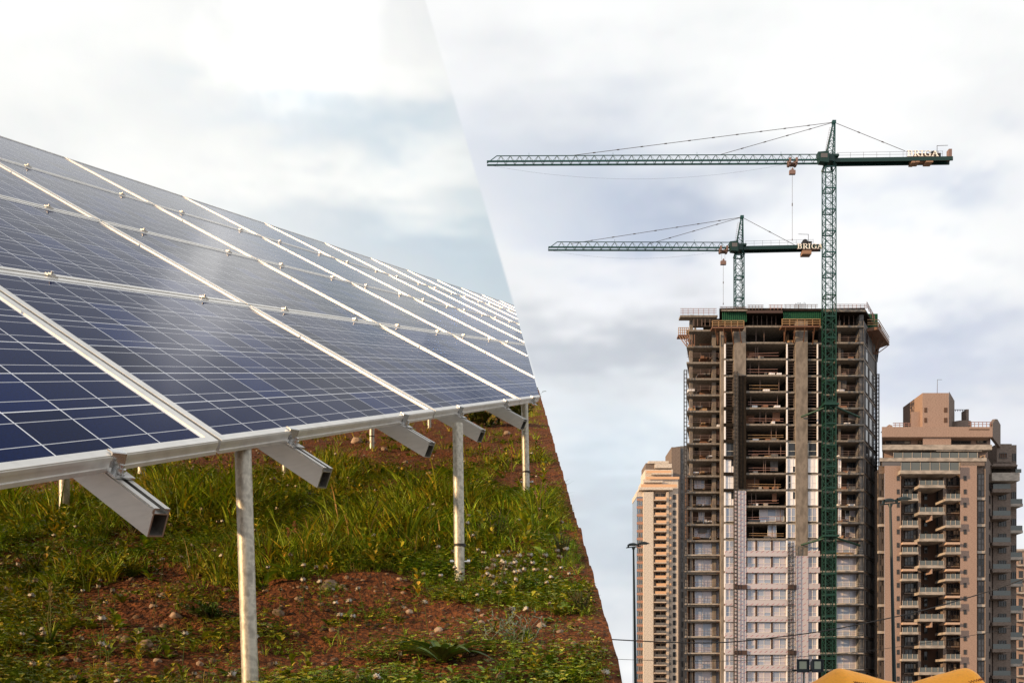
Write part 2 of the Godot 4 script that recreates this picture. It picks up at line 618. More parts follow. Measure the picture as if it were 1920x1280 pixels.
func slab_on_array(b: MB, s0: float, s1: float, t0: float, t1: float, h0: float, h1: float, base: Vector2, cut: bool) -> bool:
	# a flat piece of a module; base is the module's own corner, subtracted so that whole modules share meshes
	var p := [Vector2(s0, t0), Vector2(s1, t0), Vector2(s1, t1), Vector2(s0, t1)]
	if cut:
		p = cut_poly(p)
	if p.size() < 3:
		return false
	var top := []
	for q in p:
		top.append(pan(q.x - base.x, q.y - base.y, h1))
	b.poly(top, AN)
	if h0 < h1 - 0.0025:
		var low := []
		var mid := Vector3.ZERO
		for q in p:
			low.append(pan(q.x - base.x, q.y - base.y, h0))
			mid += low[-1]
		mid /= p.size()
		b.poly(low, -AN)
		for k in p.size():
			var e := (k + 1) % p.size()
			var nn: Vector3 = (low[e] - low[k]).cross(AN).normalized()
			if nn.dot((low[k] + low[e]) / 2.0 - mid) < 0.0:
				nn = -nn
			b.quad(low[k], low[e], top[e], top[k], nn)
	return true


func module_meshes(s: int, t: int, cut: bool) -> Array:
	# [frame, backsheet, busbars] of the module whose corner is (s, t); edges 4 mm inside the grid line
	var base := Vector2(s, t)
	var gs := 0.0042
	var gt := 0.0065
	var ls := 0.0175
	var lt := 0.020
	var fr := MB.new()
	slab_on_array(fr, s + gs, s + 1 - gs, t + gt, t + gt + lt, -0.036, 0.0, base, cut)
	slab_on_array(fr, s + gs, s + 1 - gs, t + 1 - gt - lt, t + 1 - gt, -0.036, 0.0, base, cut)
	slab_on_array(fr, s + gs, s + gs + ls, t + gt + lt, t + 1 - gt - lt, -0.036, 0.0, base, cut)
	slab_on_array(fr, s + 1 - gs - ls, s + 1 - gs, t + gt + lt, t + 1 - gt - lt, -0.036, 0.0, base, cut)
	# a fine groove bead along the lower face
	slab_on_array(fr, s + gs, s + 1 - gs, t + gt - 0.0022, t + gt, -0.036, -0.027, base, cut)
	slab_on_array(fr, s + gs, s + 1 - gs, t + gt - 0.0015, t + gt, -0.012, -0.0035, base, cut)
	var bs := MB.new()
	slab_on_array(bs, s + gs + ls, s + 1 - gs - ls, t + gt + lt, t + 1 - gt - lt, -0.012, -0.0051, base, cut)
	var bb := MB.new()
	var t0 := t + gt + lt + 0.006
	var ct := (1.0 - 2.0 * (gt + lt + 0.006)) / 6.0
	for r in 6:
		for q in [0.25, 0.75]:
			var tt: float = t0 + ct * (r + q)
			slab_on_array(bb, s + gs + ls + 0.004, s + 1 - gs - ls - 0.004, tt - 0.0010, tt + 0.0010, -0.0052, -0.0049, base, cut)
	return [fr, bs, bb]


func cell_poly(s: int, t: int, i: int, j: int) -> Array:
	var s0 := s + 0.0042 + 0.0175 + 0.004
	var t0 := t + 0.0065 + 0.020 + 0.006
	var cs := (1.0 - 2.0 * 0.0257) / 10.0
	var ct := (1.0 - 2.0 * 0.0325) / 6.0
	return [s0 + cs * i + 0.0011, s0 + cs * (i + 1) - 0.0011, t0 + ct * j + 0.0017, t0 + ct * (j + 1) - 0.0017]


func build_array() -> void:
	var arr := thing("solar_array", AO, "long tilted array of dark blue solar panels on galvanised posts", "solar panels")
	var ends := [5, 8, 10, 13]
	var whole := module_meshes(0, 0, false)
	var mw := [whole[0].mesh(), whole[1].mesh(), whole[2].mesh()]
	var cm := MB.new()
	var q := cell_poly(0, 0, 0, 0)
	slab_on_array(cm, q[0], q[1], q[2], q[3], -0.008, -0.0050, Vector2.ZERO, false)
	var cell_mesh := cm.mesh()
	var rest := [MB.new(), MB.new(), MB.new(), MB.new()]
	var single := [Vector2i(-1, 0), Vector2i(0, 0), Vector2i(1, 0), Vector2i(0, 1), Vector2i(1, 1)]
	for t in 4:
		for s in range(-1, ends[t]):
			var cut: bool = s + 1 > 2.42 * t + 2.345
			var ms := mw
			if cut:
				var mk := module_meshes(s, t, true)
				if mk[0].v.is_empty() or mk[1].v.is_empty():
					continue
				ms = [mk[0].mesh(), mk[1].mesh(), mk[2].mesh() if mk[2].v.size() else null]
			var p := put("solar_panel", ms[0], M.frame_aluminium, arr, pan(s, t))
			put("backsheet", ms[1], M.backsheet, p)
			if ms[2]:
				put("busbars", ms[2], M.busbar, p).set_meta("kind", "stuff")
			var tone := rng.randi_range(0, 3)
			for i in 10:
				for j in 6:
					var k := tone if rng.randf() < 0.6 else rng.randi_range(0, 3)
					var c := cell_poly(s, t, i, j)
					if Vector2i(s, t) in single:
						put("cell", cell_mesh, M["cell_%d" % k], p, pan(c[0] - q[0] - s, c[2] - q[2] - t))
					else:
						slab_on_array(rest[k], c[0], c[1], c[2], c[3], -0.008, -0.0050, Vector2.ZERO, cut)
	for k in 4:
		put("cells", rest[k].mesh(), M["cell_%d" % k], arr).set_meta("kind", "stuff")
	# rafters that run up the slope below the modules, their ends standing out beyond the lower edge
	var ub := AB.normalized()
	var side := ub.cross(AN).normalized()
	var feet := []
	for k in 24:
		var s: float = -0.79 + 0.54 * k if k % 2 == 0 else -0.25 + 0.54 * (k - 1)
		s = floorf((k - 2) / 2.0) + (0.225 if k % 2 == 0 else 0.775)
		var t_end := 4.02
		var t_low := -0.125
		if s > 2.345 + 2.42 * t_low:
			t_low = maxf(t_low, (s - 2.345) / 2.42 + 0.16)
		if t_low > 3.9:
			continue
		feet.append([s, t_low])
		var r := MB.new()
		var hw := 0.019
		var ht := 0.064
		var th := 0.0035
		var a := pan(s, t_low, -0.038)
		var b := pan(s, t_end, -0.038)
		var wall := func(x0: float, x1: float, y0: float, y1: float) -> void:
			r.block([a + side * x0 + AN * y0, a + side * x1 + AN * y0, a + side * x1 + AN * y1, a + side * x0 + AN * y1, b + side * x0 + AN * y0, b + side * x1 + AN * y0, b + side * x1 + AN * y1, b + side * x0 + AN * y1])
		wall.call(-hw, -hw + th, -ht, 0.0)
		wall.call(hw - th, hw, -ht, 0.0)
		wall.call(-hw + th, hw - th, -ht, -ht + th)
		# the top is slotted
		wall.call(-hw + th, -0.006, -th, 0.0)
		wall.call(0.006, hw - th, -th, 0.0)
		wall.call(-hw + th, hw - th, -0.014, -0.014 + th * 0.7)
		wall.call(-hw - 0.0025, -hw, -0.012, -0.004)
		put("rafter", r.mesh(), M.rail_aluminium, arr)
	# clamps: a bracket with a bolt at the lower edge, small ones where modules meet
	var br := MB.new()
	var ua := AA.normalized()
	var cl := func(o: MB, c: Vector3, x: float, y: float, z: float) -> void:
		var p := []
		for f in [[-1, -1], [1, -1], [1, 1], [-1, 1]]:
			p.append(c + side * x * f[0] + ub * y * f[1] - AN * z)
		for f in [[-1, -1], [1, -1], [1, 1], [-1, 1]]:
			p.append(c + side * x * f[0] + ub * y * f[1] + AN * z)
		o.block(p)
	cl.call(br, AN * 0.0045 + ub * 0.004, 0.017, 0.008, 0.002)
	cl.call(br, -AN * 0.0145 - ub * 0.006, 0.017, 0.002, 0.0205)
	cl.call(br, -AN * 0.0345 - ub * 0.024, 0.024, 0.018, 0.002)
	var bolt := MB.new()
	bolt.tube(-AN * 0.034 - ub * 0.024, -AN * 0.012 - ub * 0.024, 0.006, 0.006, 6)
	bolt.tube(-AN * 0.030 - ub * 0.024, -AN * 0.020 - ub * 0.024, 0.010, 0.010, 6)
	var mid := MB.new()
	cl.call(mid, AN * 0.004, 0.020, 0.010, 0.003)
	cl.call(mid, AN * 0.008, 0.009, 0.009, 0.002)
	var bolt2 := MB.new()
	bolt2.tube(AN * 0.008, AN * 0.018, 0.006, 0.005, 6)
	var m_br := br.mesh()
	var m_bolt := bolt.mesh()
	var m_mid := mid.mesh()
	var m_bolt2 := bolt2.mesh()
	for f in feet:
		var s: float = f[0]
		if s < 2.33:
			var c := put("edge_clamp", m_br, M.bolt_steel, arr, pan(s, 0.0065))
			put("bolt", m_bolt, M.bolt_steel, c)
		for t in [1, 2, 3]:
			if s < 2.345 + 2.42 * t and s > -0.9:
				var c := put("clamp", m_mid, M.frame_aluminium, arr, pan(s, t))
				put("bolt", m_bolt2, M.bolt_steel, c)
	# posts: front row with a plain head, back row thinner and taller
	var purlin := MB.new()
	var p0 := pan(-1.0, 0.42, -0.19)
	var p1 := pan(3.3, 0.42, -0.19)
	purlin.bar(p0, p1, 0.05, 0.06, AN)
	put("purlin", purlin.mesh(), M.rail_aluminium, arr)
	var purlin2 := MB.new()
	purlin2.bar(pan(-1.0, 2.9, -0.19), pan(9.3, 2.9, -0.19), 0.05, 0.06, AN)
	put("purlin", purlin2.mesh(), M.rail_aluminium, arr)
	var post := func(foot: Vector3, lean: float, r: float, t_lift: float, collars: Array) -> void:
		var p := MB.new()
		var h := (AO - foot).dot(AN) / AN.y - t_lift
		var top := foot + Vector3(lean, h, 0)
		p.tube(foot + Vector3(0, -0.25, 0) - AO, top - AO, r, r, 20)
		var o := put("post", p.mesh(), M.galvanised_steel, arr)
		for y in collars:
			var c := MB.new()
			var at: Vector3 = foot + Vector3(lean * y / h, y, 0) - AO
			c.tube(at, at + Vector3(0, 0.012, 0), r + 0.004, r + 0.004, 20)
			put("black_band", c.mesh(), M.black_band, o)
			var e := MB.new()
			at = foot + Vector3(0, y - 0.07, 0) - AO
			e.tube(at - Vector3(r + 0.02, 0, 0), at + Vector3(r + 0.02, 0, 0), 0.006, 0.006, 8)
			e.tube(at - Vector3(r + 0.022, 0, 0), at - Vector3(r + 0.008, 0, 0), 0.012, 0.012, 6)
			e.tube(at + Vector3(r + 0.008, 0, 0), at + Vector3(r + 0.022, 0, 0), 0.012, 0.012, 6)
			put("bolt", e.mesh(), M.bolt_steel, o)
	post.call(Vector3(-0.713, lie(-0.71, 2.5), -2.5), -0.03, 0.0225, 0.03, [])
	post.call(Vector3(-0.243, 0.65 + 0.356 * 4.25, -4.25), -0.012, 0.0245, 0.042, [0.125])
	post.call(Vector3(0.1155, 0.65 + 0.356 * 7.0, -7.0), -0.02, 0.027, 0.10, [0.16])
	for b in [[265, 914, 7.4], [535, 893, 8.15], [697, 838, 11.3], [805, 803, 14.9], [120, 985, 5.6]]:
		var x: float = (b[0] - CX) / F * b[2]
		post.call(Vector3(x, lie(x, b[2]), -b[2]), 0.0, 0.031, 0.10, [0.14] if b[0] == 697 or b[0] == 805 else [])
	# a length of tube lying in the grass under the array
	var rod := MB.new()
	var a := on_ground(62, 975) + Vector3(0, 0.04, 0)
	var b := on_ground(172, 954) + Vector3(0, 0.03, 0)
	rod.tube(Vector3.ZERO, b - a, 0.016, 0.016, 10)
	tag(put("metal_rod", rod.mesh(), M.galvanised_steel, self, a), "grey metal rod lying in the grass under the solar panels at far left", "metal rod")


# ------------------------------------------------------------------ plants and stones
const SOIL := [[310, 1130, 175, 80], [310, 1240, 250, 66], [640, 1120, 165, 36], [720, 1165, 225, 42], [1060, 1195, 130, 34], [600, 838, 260, 46], [850, 832, 210, 44], [60, 903, 130, 30], [985, 890, 70, 26], [828, 1240, 120, 30], [590, 1240, 100, 44], [150, 1268, 70, 22], [420, 868, 120, 16], [340, 1060, 60, 20]]


func bare(u: float, v: float) -> float:
	var most := 0.0
	for e in SOIL:
		var dx: float = (u - e[0]) / e[2]
		var dy: float = (v - e[1]) / e[3]
		most = maxf(most, 1.25 - sqrt(dx * dx + dy * dy))
	return clampf(most * 2.2, 0.0, 1.0) * (0.95 if v < 880.0 else 1.0)


func blade(b: MB, root: Vector3, lean: Vector3, h: float, w: float, droop: float, seg := 3) -> void:
	var side := lean.cross(Vector3.UP).normalized() * w
	if side.length() < 1e-5:
		side = Vector3(w, 0, 0)
	var prev := root
	var pw := 1.0
	for k in seg:
		var f := (k + 1.0) / seg
		var p := root + Vector3.UP * h * (f - droop * f * f * 0.6) + lean * h * f * (0.35 + droop * f)
		var nw := 1.0 - f * f
		var nn := side.cross(p - prev).normalized()
		b.tri(prev - side * pw, prev + side * pw, p + side * nw, nn, nn, nn)
		if nw > 0.01:
			b.tri(prev - side * pw, p + side * nw, p - side * nw, nn, nn, nn)
		prev = p
		pw = nw


func tuft(count: int, h: float, spread: float, greens: Array) -> ArrayMesh:
	var b := MB.new()
	for i in count:
		var a := rng.randf() * TAU
		var lean := Vector3(cos(a), 0, sin(a))
		b.col = greens[rng.randi() % greens.size()]
		b.col = b.col * rng.randf_range(0.45, 1.6)
		blade(b, lean * rng.randf() * spread, lean * rng.randf_range(0.2, 1.1), h * rng.randf_range(0.4, 1.0), rng.randf_range(0.0018, 0.0048), rng.randf_range(0.25, 1.0), 4)
	return b.mesh()


func leaf(b: MB, root: Vector3, dir: Vector3, up: Vector3, l: float, w: float, curl := 0.25, seg := 4) -> void:
	# a pointed leaf with a raised midrib line
	var side := dir.cross(up).normalized()
	var prev := root
	var pw := 0.12 * w
	for k in seg:
		var f := (k + 1.0) / seg
		var p := root + dir * l * f + up * l * curl * (f - 1.4 * f * f)
		var nw := w * (sin(PI * pow(f, 0.8)) if f < 1.0 else 0.0)
		for sg in [-1.0, 1.0]:
			var nn: Vector3 = (up + side * sg * -0.25).normalized()
			b.tri(prev, p, p + side * sg * nw + up * nw * 0.3, nn, nn, nn)
			b.tri(prev, p + side * sg * nw + up * nw * 0.3, prev + side * sg * pw + up * pw * 0.3, nn, nn, nn)
		prev = p
		pw = nw


func cover_mesh(count: int, size: float, greens: Array) -> ArrayMesh:
	# a patch of clover: three round leaflets on each thin stalk
	var b := MB.new()
	for i in count:
		var a := rng.randf() * TAU
		var p := Vector3(cos(a), 0, sin(a)) * sqrt(rng.randf()) * 0.11 + Vector3(0, rng.randf_range(0.01, 0.055), 0)
		b.col = greens[rng.randi() % greens.size()] * rng.randf_range(0.7, 1.3)
		var tilt := Vector3(rng.randf_range(-0.4, 0.4), 1, rng.randf_range(-0.4, 0.4)).normalized()
		var t0 := rng.randf() * TAU
		for k in 3:
			var e := t0 + TAU * k / 3.0
			var dir := Vector3(cos(e), 0, sin(e))
			dir = (dir - tilt * dir.dot(tilt)).normalized()
			var s := dir.cross(tilt).normalized()
			var l := size * rng.randf_range(0.8, 1.2)
			b.tri(p, p + dir * l * 0.6 + s * l * 0.5, p + dir * l, tilt, tilt, tilt)
			b.tri(p, p + dir * l, p + dir * l * 0.6 - s * l * 0.5, tilt, tilt, tilt)
	return b.mesh()


func broadleaf_mesh(count: int, l: float, w: float, rise: float, greens: Array) -> ArrayMesh:
	# a small weed: broad leaves on short stalks round a leaning stem
	var b := MB.new()
	for i in count:
		var a := rng.randf() * TAU
		var up := rise * rng.randf_range(0.3, 1.2)
		var dir := Vector3(cos(a), up, sin(a)).normalized()
		var base := Vector3(cos(a) * 0.006, rise * 0.09 * rng.randf(), sin(a) * 0.006)
		b.col = greens[rng.randi() % greens.size()] * rng.randf_range(0.55, 1.5)
		leaf(b, base, dir, (Vector3.UP - dir * dir.y * 0.6).normalized(), l * rng.randf_range(0.6, 1.15), w * rng.randf_range(0.7, 1.2), 0.35, 4)
	return b.mesh()


func flower_mesh(h: float, r: float, white: Color) -> ArrayMesh:
	# a clover head: a small ball of petals on a stalk
	var b := MB.new()
	b.col = Color(0.09, 0.13, 0.03)
	b.tube(Vector3.ZERO, Vector3(0.006, h, 0), 0.0011, 0.0009, 4, false)
	var top := Vector3(0.006, h, 0)
	for i in 26:
		var dir := Vector3(rng.randf_range(-1, 1), rng.randf_range(-0.55, 1), rng.randf_range(-1, 1)).normalized()
		b.col = white * rng.randf_range(0.75, 1.1) if dir.y > -0.2 else Color(0.34, 0.22, 0.12)
		var s := dir.cross(Vector3(0.3, 0.8, 0.52)).normalized() * r * 0.34
		var e := dir.cross(s).normalized() * r * 0.3
		b.tri(top + dir * r * 0.25 - s, top + dir * r * 0.25 + s, top + dir * r * 1.15, (dir + e).normalized(), (dir + e).normalized(), dir)
		b.tri(top + dir * r * 0.3 - e * 1.2, top + dir * r * 0.3 + e * 1.2, top + dir * r * 1.1, (dir + s).normalized(), (dir + s).normalized(), dir)
	return b.mesh()


func stone_mesh(seed_: int, flat: float, rough := 0.35) -> ArrayMesh:
	var nz := FastNoiseLite.new()
	nz.seed = seed_
	nz.frequency = 0.55
	var sp := SphereMesh.new()
	sp.radius = 1.0
	sp.height = 2.0
	sp.radial_segments = 16
	sp.rings = 9
	var a := sp.get_mesh_arrays()
	var v: PackedVector3Array = a[Mesh.ARRAY_VERTEX]
	var st := SurfaceTool.new()
	st.begin(Mesh.PRIMITIVE_TRIANGLES)
	st.set_smooth_group(0)
	var idx: PackedInt32Array = a[Mesh.ARRAY_INDEX]
	for i in v.size():
		var p := v[i]
		var k := 1.0 + rough * nz.get_noise_3dv(p * 2.0)
		# a few flat facets
		for f in 4:
			var ax := Vector3(sin(f * 2.1 + seed_), cos(f * 1.3 + seed_ * 0.7), sin(f * 3.7 + seed_ * 1.9)).normalized()
			k = minf(k, 0.78 / maxf(p.dot(ax), 0.01))
		v[i] = Vector3(p.x, p.y * flat, p.z * 0.85) * k
	for i in idx:
		st.add_vertex(v[i])
	st.index()
	st.generate_normals()
	return st.commit()


func build_plants() -> void:
	var greens := [Color(0.26, 0.30, 0.022), Color(0.36, 0.36, 0.03), Color(0.10, 0.15, 0.016), Color(0.48, 0.38, 0.05)]
	var lush := [Color(0.19, 0.30, 0.026), Color(0.30, 0.38, 0.034), Color(0.09, 0.15, 0.018)]
	var dry := [Color(0.36, 0.25, 0.09), Color(0.28, 0.2, 0.06), Color(0.2, 0.19, 0.04)]
	var tufts := [tuft(16, 0.24, 0.045, greens), tuft(14, 0.19, 0.04, lush), tuft(18, 0.15, 0.05, greens), tuft(10, 0.22, 0.05, dry), tuft(14, 0.26, 0.035, lush)]
	var where := [[], [], [], [], []]
	var tint := [[], [], [], [], []]
	var clovers := [cover_mesh(40, 0.0085, lush), cover_mesh(36, 0.0105, greens), cover_mesh(34, 0.007, lush)]
	var c_where := [[], [], []]
	var c_tint := [[], [], []]
	var heads := [flower_mesh(0.10, 0.0115, Color(0.95, 0.88, 0.78)), flower_mesh(0.085, 0.010, Color(0.92, 0.8, 0.62)), flower_mesh(0.13, 0.012, Color(0.96, 0.92, 0.85))]
	var f_where := [[], [], []]
	var f_tint := [[], [], []]
	var weeds := [broadleaf_mesh(9, 0.085, 0.016, 0.5, lush), broadleaf_mesh(13, 0.06, 0.011, 0.9, greens), broadleaf_mesh(7, 0.10, 0.013, 0.35, lush), broadleaf_mesh(16, 0.045, 0.012, 1.3, greens)]
	var w_where := [[], [], [], []]
	var w_tint := [[], [], [], []]
	var pebbles := [stone_mesh(1, 0.6), stone_mesh(2, 0.7), stone_mesh(3, 0.5)]
	var p_where := [[], [], []]
	var p_tint := [[], [], []]
	for i in 90000:
		# nearer ground gets more samples, as it shows finer
		var d := 2.35 * pow(15.0, pow(rng.randf(), 0.92))
		var half := 0.63 * d + 0.4
		var x := rng.randf_range(-half, edge_x(d) - 0.012)
		var u := CX + F * x / d
		var v := 694.8 + 1615.0 / d
		var soil := clampf(bare(u, v) + soft.get_noise_2d(x * 4.0 + 50.0, d * 4.0) * 0.9 + fine.get_noise_2d(x * 1.7, d * 1.7) * 0.7, 0.0, 1.0)
		var patch := soft.get_noise_2d(x * 2.0 - 90.0, d * 2.0)
		var turn := Basis(Vector3.UP, rng.randf() * TAU)
		var p := Vector3(x, lie(x, d) - 0.004, -d)
		var room := edge_x(d) - x
		var r := rng.randf()
		if r < 0.36:
			if rng.randf() < soil * 0.985:
				continue
			var tall := smoothstep(1130.0, 1040.0, v) * (0.42 + 0.7 * clampf(patch * 2.0, -0.4, 1.0)) + 0.3
			if d > 6.5:
				tall *= 0.7
				if rng.randf() < 0.2:
					continue
			var s := tall * rng.randf_range(0.65, 1.2) * (1.0 + 0.5 * patch)
			if v > 1090.0 and rng.randf() < 0.45:
				continue
			if room < s * 0.24:
				s = room / 0.21
				if s < 0.12:
					continue
			var k := rng.randi_range(0, 4)
			if k == 3 and rng.randf() < 0.4:
				k = 2
			where[k].append(Transform3D(turn.rotated(Vector3.RIGHT, rng.randf_range(-0.2, 0.2)).scaled(Vector3(s, s, s)), p))
			var w := rng.randf_range(0.75, 1.35)
			tint[k].append(Color(w * (1.0 + 0.35 * patch), w, w * 0.9))
		elif r < 0.60:
			if rng.randf() < soil * 0.985 or d > 13.0 or (soil > 0.1 and rng.randf() < 0.4):
				continue
			if room < 0.025:
				continue
			var k := rng.randi_range(0, 2)
			var s := rng.randf_range(0.55, 1.1) * minf(1.0, room / 0.125)
			c_where[k].append(Transform3D(turn.scaled(Vector3(s, s * 1.1, s)), p))
			var w := rng.randf_range(0.7, 1.3)
			c_tint[k].append(Color(w * (1.0 + 0.25 * patch), w, w * 0.9))
		elif r < 0.70:
			# broad-leaved weeds among the grass and on the soil
			if rng.randf() < soil * 0.9 or d > 14.0 or rng.randf() < 0.45 - patch * 0.8:
				continue
			var k := rng.randi_range(0, 3)
			var s := rng.randf_range(0.5, 1.25) * (0.62 if v > 1120.0 else 1.0)
			if room < s * 0.16:
				s = room / 0.13
				if s < 0.2:
					continue
			w_where[k].append(Transform3D(turn.rotated(Vector3.RIGHT, rng.randf_range(-0.2, 0.2)).scaled(Vector3(s, s, s)), p))
			var w := rng.randf_range(0.6, 1.4)
			w_tint[k].append(Color(w * (1.0 + 0.5 * rng.randf() * rng.randf()), w, w * 0.9))
		elif r < 0.73:
			var near_post: float = exp(-pow((u - 960.0) / 130.0, 2.0) - pow((v - 1095.0) / 42.0, 2.0))
			var other: float = exp(-pow((u - 600.0) / 90.0, 2.0) - pow((v - 1140.0) / 22.0, 2.0)) * 0.8 + exp(-pow((u - 30.0) / 60.0, 2.0) - pow((v - 1240.0) / 40.0, 2.0)) * 0.6
			if rng.randf() > 0.13 + near_post * 0.9 + other or room < 0.09 or d > 11.0:
				continue
			var s := rng.randf_range(0.75, 1.25)
			var n_heads := 1 + int(rng.randf() * 6.0 * near_post)
			for j in n_heads:
				var k := rng.randi_range(0, 2)
				var o := Vector3(rng.randf_range(-0.06, 0.06), 0, rng.randf_range(-0.06, 0.06)) * signf(j)
				f_where[k].append(Transform3D(turn.rotated(Vector3.FORWARD, rng.randf_range(-0.25, 0.25)).scaled(Vector3(s, s, s)), p + o))
				f_tint[k].append(Color(1, 1, 1) * rng.randf_range(0.8, 1.0))
		else:
			if rng.randf() > soil + 0.04 or room < 0.02:
				continue
			var k := rng.randi_range(0, 2)
			var s := 0.003 + 0.014 * pow(rng.randf(), 5.0)
			p_where[k].append(Transform3D(Basis.from_euler(Vector3(rng.randf_range(-0.4, 0.4), rng.randf() * TAU, rng.randf_range(-0.4, 0.4))).scaled(Vector3(s, s, s)), p + Vector3(0, s * 0.3, 0)))
			var w := rng.randf_range(0.14, 0.4) if rng.randf() < 0.4 else rng.randf_range(0.05, 0.1)
			p_tint[k].append(Color(w * 1.2, w * 0.78, w * 0.5))
	stuff("grass", "long green grass growing over the hillside", tufts, where, tint, M.leaf)
	stuff("clover_cover", "low clover leaves covering the hillside soil", clovers, c_where, c_tint, M.leaf)
	stuff("broadleaf_weeds", "small broad-leaved weeds mixed into the grass", weeds, w_where, w_tint, M.leaf)
	stuff("white_clover_flowers", "white clover flower heads scattered in the grass", heads, f_where, f_tint, M.petal)
	stuff("gravel", "small pebbles scattered over the bare reddish soil", pebbles, p_where, p_tint, M.stone)
	build_weeds(lush, greens, dry)
	build_stones()


func build_weeds(lush: Array, greens: Array, dry: Array) -> void:
	# a broad rosette of long toothed leaves in the foreground
	var at := on_ground(828, 1238)
	var t := thing("weed_rosette", at, "large dark green rosette of long jagged leaves on the bare soil at bottom centre", "weed")
	for i in 26:
		var b := MB.new()
		b.col = Color(0.075, 0.115, 0.028) * rng.randf_range(0.8, 1.35)
		var a := TAU * i / 26.0 + rng.randf_range(-0.2, 0.2)
		var up := rng.randf_range(0.1, 0.55)
		var dir := Vector3(cos(a), up, sin(a)).normalized()
		leaf(b, Vector3(0, 0.01, 0), dir, Vector3(-cos(a) * up, 1, -sin(a) * up).normalized(), rng.randf_range(0.16, 0.27), rng.randf_range(0.013, 0.021), 0.4, 7)
		put("leaf", b.mesh(), M.leaf, t)
	at = on_ground(88, 1222)
	t = thing("leafy_weed", at, "low weed with a few broad pointed green leaves at the lower left", "weed")
	for i in 9:
		var b := MB.new()
		b.col = Color(0.06, 0.10, 0.02) * rng.randf_range(0.8, 1.3)
		var a := TAU * i / 9.0 + rng.randf_range(-0.3, 0.3)
		var dir := Vector3(cos(a), rng.randf_range(0.2, 0.6), sin(a)).normalized()
		leaf(b, Vector3(0, 0.01, 0), dir, Vector3.UP, rng.randf_range(0.08, 0.14), rng.randf_range(0.011, 0.017), 0.4, 5)
		put("leaf", b.mesh(), M.leaf, t)
	# silvery weed on the right
	at = on_ground(960, 1205)
	t = thing("silvery_weed", at, "pale silvery straggling weed on the bare soil right of the jagged rosette", "weed")
	var b2 := MB.new()
	for i in 26:
		b2.col = Color(0.2, 0.24, 0.17) * rng.randf_range(0.7, 1.3)
		var a := rng.randf() * TAU
		var p := Vector3(cos(a), 0, sin(a)) * rng.randf() * 0.14
		var q := p
		for k in 5:
			var e := q + Vector3(rng.randf_range(-0.03, 0.03), rng.randf_range(0.004, 0.03), rng.randf_range(-0.03, 0.03))
			b2.tube(q, e, 0.0012, 0.001, 4, false)
			for j in 2:
				var dir := Vector3(rng.randf_range(-1, 1), rng.randf_range(0, 1), rng.randf_range(-1, 1)).normalized()
				leaf(b2, e, dir, Vector3.UP, 0.016, 0.003, 0.2, 2)
			q = e
	put("stems", b2.mesh(), M.leaf, t).set_meta("kind", "stuff")
	# tall grasses with seed heads, dock stalks
	var stalk := func(called: String, u: float, v: float, hgt: float, c: Color, hc: Color, n: int, label: String, group: String) -> void:
		var o := on_ground(u, v)
		var w := thing(called, o, label, "weed", group)
		for i in n:
			var s := MB.new()
			s.col = c
			var root := Vector3(rng.randf_range(-0.02, 0.02), 0, rng.randf_range(-0.02, 0.02)) * signf(i)
			var tip := root + Vector3(rng.randf_range(-0.06, 0.05), hgt * rng.randf_range(0.8, 1.05), rng.randf_range(-0.05, 0.05))
			var bend := (root + tip) / 2.0 + Vector3(rng.randf_range(-0.015, 0.015), 0, 0)
			s.tube(root, bend, 0.0015, 0.0012, 5, false)
			s.tube(bend, tip, 0.0012, 0.0008, 5, false)
			put("stem", s.mesh(), M.leaf, w)
			var hd := MB.new()
			for k in 16:
				hd.col = hc * rng.randf_range(0.7, 1.3)
				var f := rng.randf_range(0.78, 1.0)
				var p := bend.lerp(tip, (f - 0.5) * 2.0)
				var dir := Vector3(rng.randf_range(-1, 1), rng.randf_range(0.2, 1.4), rng.randf_range(-1, 1)).normalized()
				leaf(hd, p, dir, Vector3(0.2, 0.4, 0.9).normalized(), 0.014, 0.0032, 0.1, 2)
			put("seed_head", hd.mesh(), M.leaf, w)
		var base := put("blades", tuft(10, 0.16, 0.02, greens), M.leaf, w)
		base.set_meta("kind", "stuff")
	stalk.call("seeding_grass", 92, 1215, 0.21, Color(0.17, 0.17, 0.05), Color(0.3, 0.22, 0.09), 2, "tall grass with two brown seed heads at the lower left edge", "")
	stalk.call("seeding_grass", 545, 1075, 0.26, Color(0.17, 0.12, 0.04), Color(0.34, 0.15, 0.07), 2, "reddish seeding grass in the tall grass right of the nearest post", "")
	stalk.call("dock_stalk", 958, 925, 0.36, Color(0.2, 0.08, 0.04), Color(0.34, 0.12, 0.07), 5, "clump of thin red dock stalks left of the farthest front post", "")
	stalk.call("dock_stalk", 1010, 990, 0.28, Color(0.2, 0.1, 0.04), Color(0.36, 0.18, 0.09), 3, "reddish stalks in the grass right of the farthest front post", "")
	# yellow flowers on stalks
	for f in [[585, 955, "yellow flowering weed just below the second beam end"], [672, 965, "yellow flowering weed in the middle of the tall grass"], [300, 985, "yellow flowering weed right of the nearest beam end"]]:
		var o := on_ground(f[0], f[1])
		var w := thing("yellow_flower", o, f[2], "flower")
		for i in 5:
			var s := MB.new()
			s.col = Color(0.12, 0.15, 0.03)
			var tip := Vector3(rng.randf_range(-0.1, 0.1), rng.randf_range(0.12, 0.24), rng.randf_range(-0.08, 0.08))
			s.tube(Vector3.ZERO, tip, 0.0014, 0.001, 5, false)
			put("stem", s.mesh(), M.leaf, w)
			var pt := MB.new()
			for k in 8:
				pt.col = Color(0.75, 0.42, 0.03) * rng.randf_range(0.8, 1.15)
				var a := TAU * k / 8.0
				leaf(pt, tip, Vector3(cos(a), 0.35, sin(a)).normalized(), Vector3.UP, 0.011, 0.0035, 0.1, 2)
			put("petals", pt.mesh(), M.petal, w)
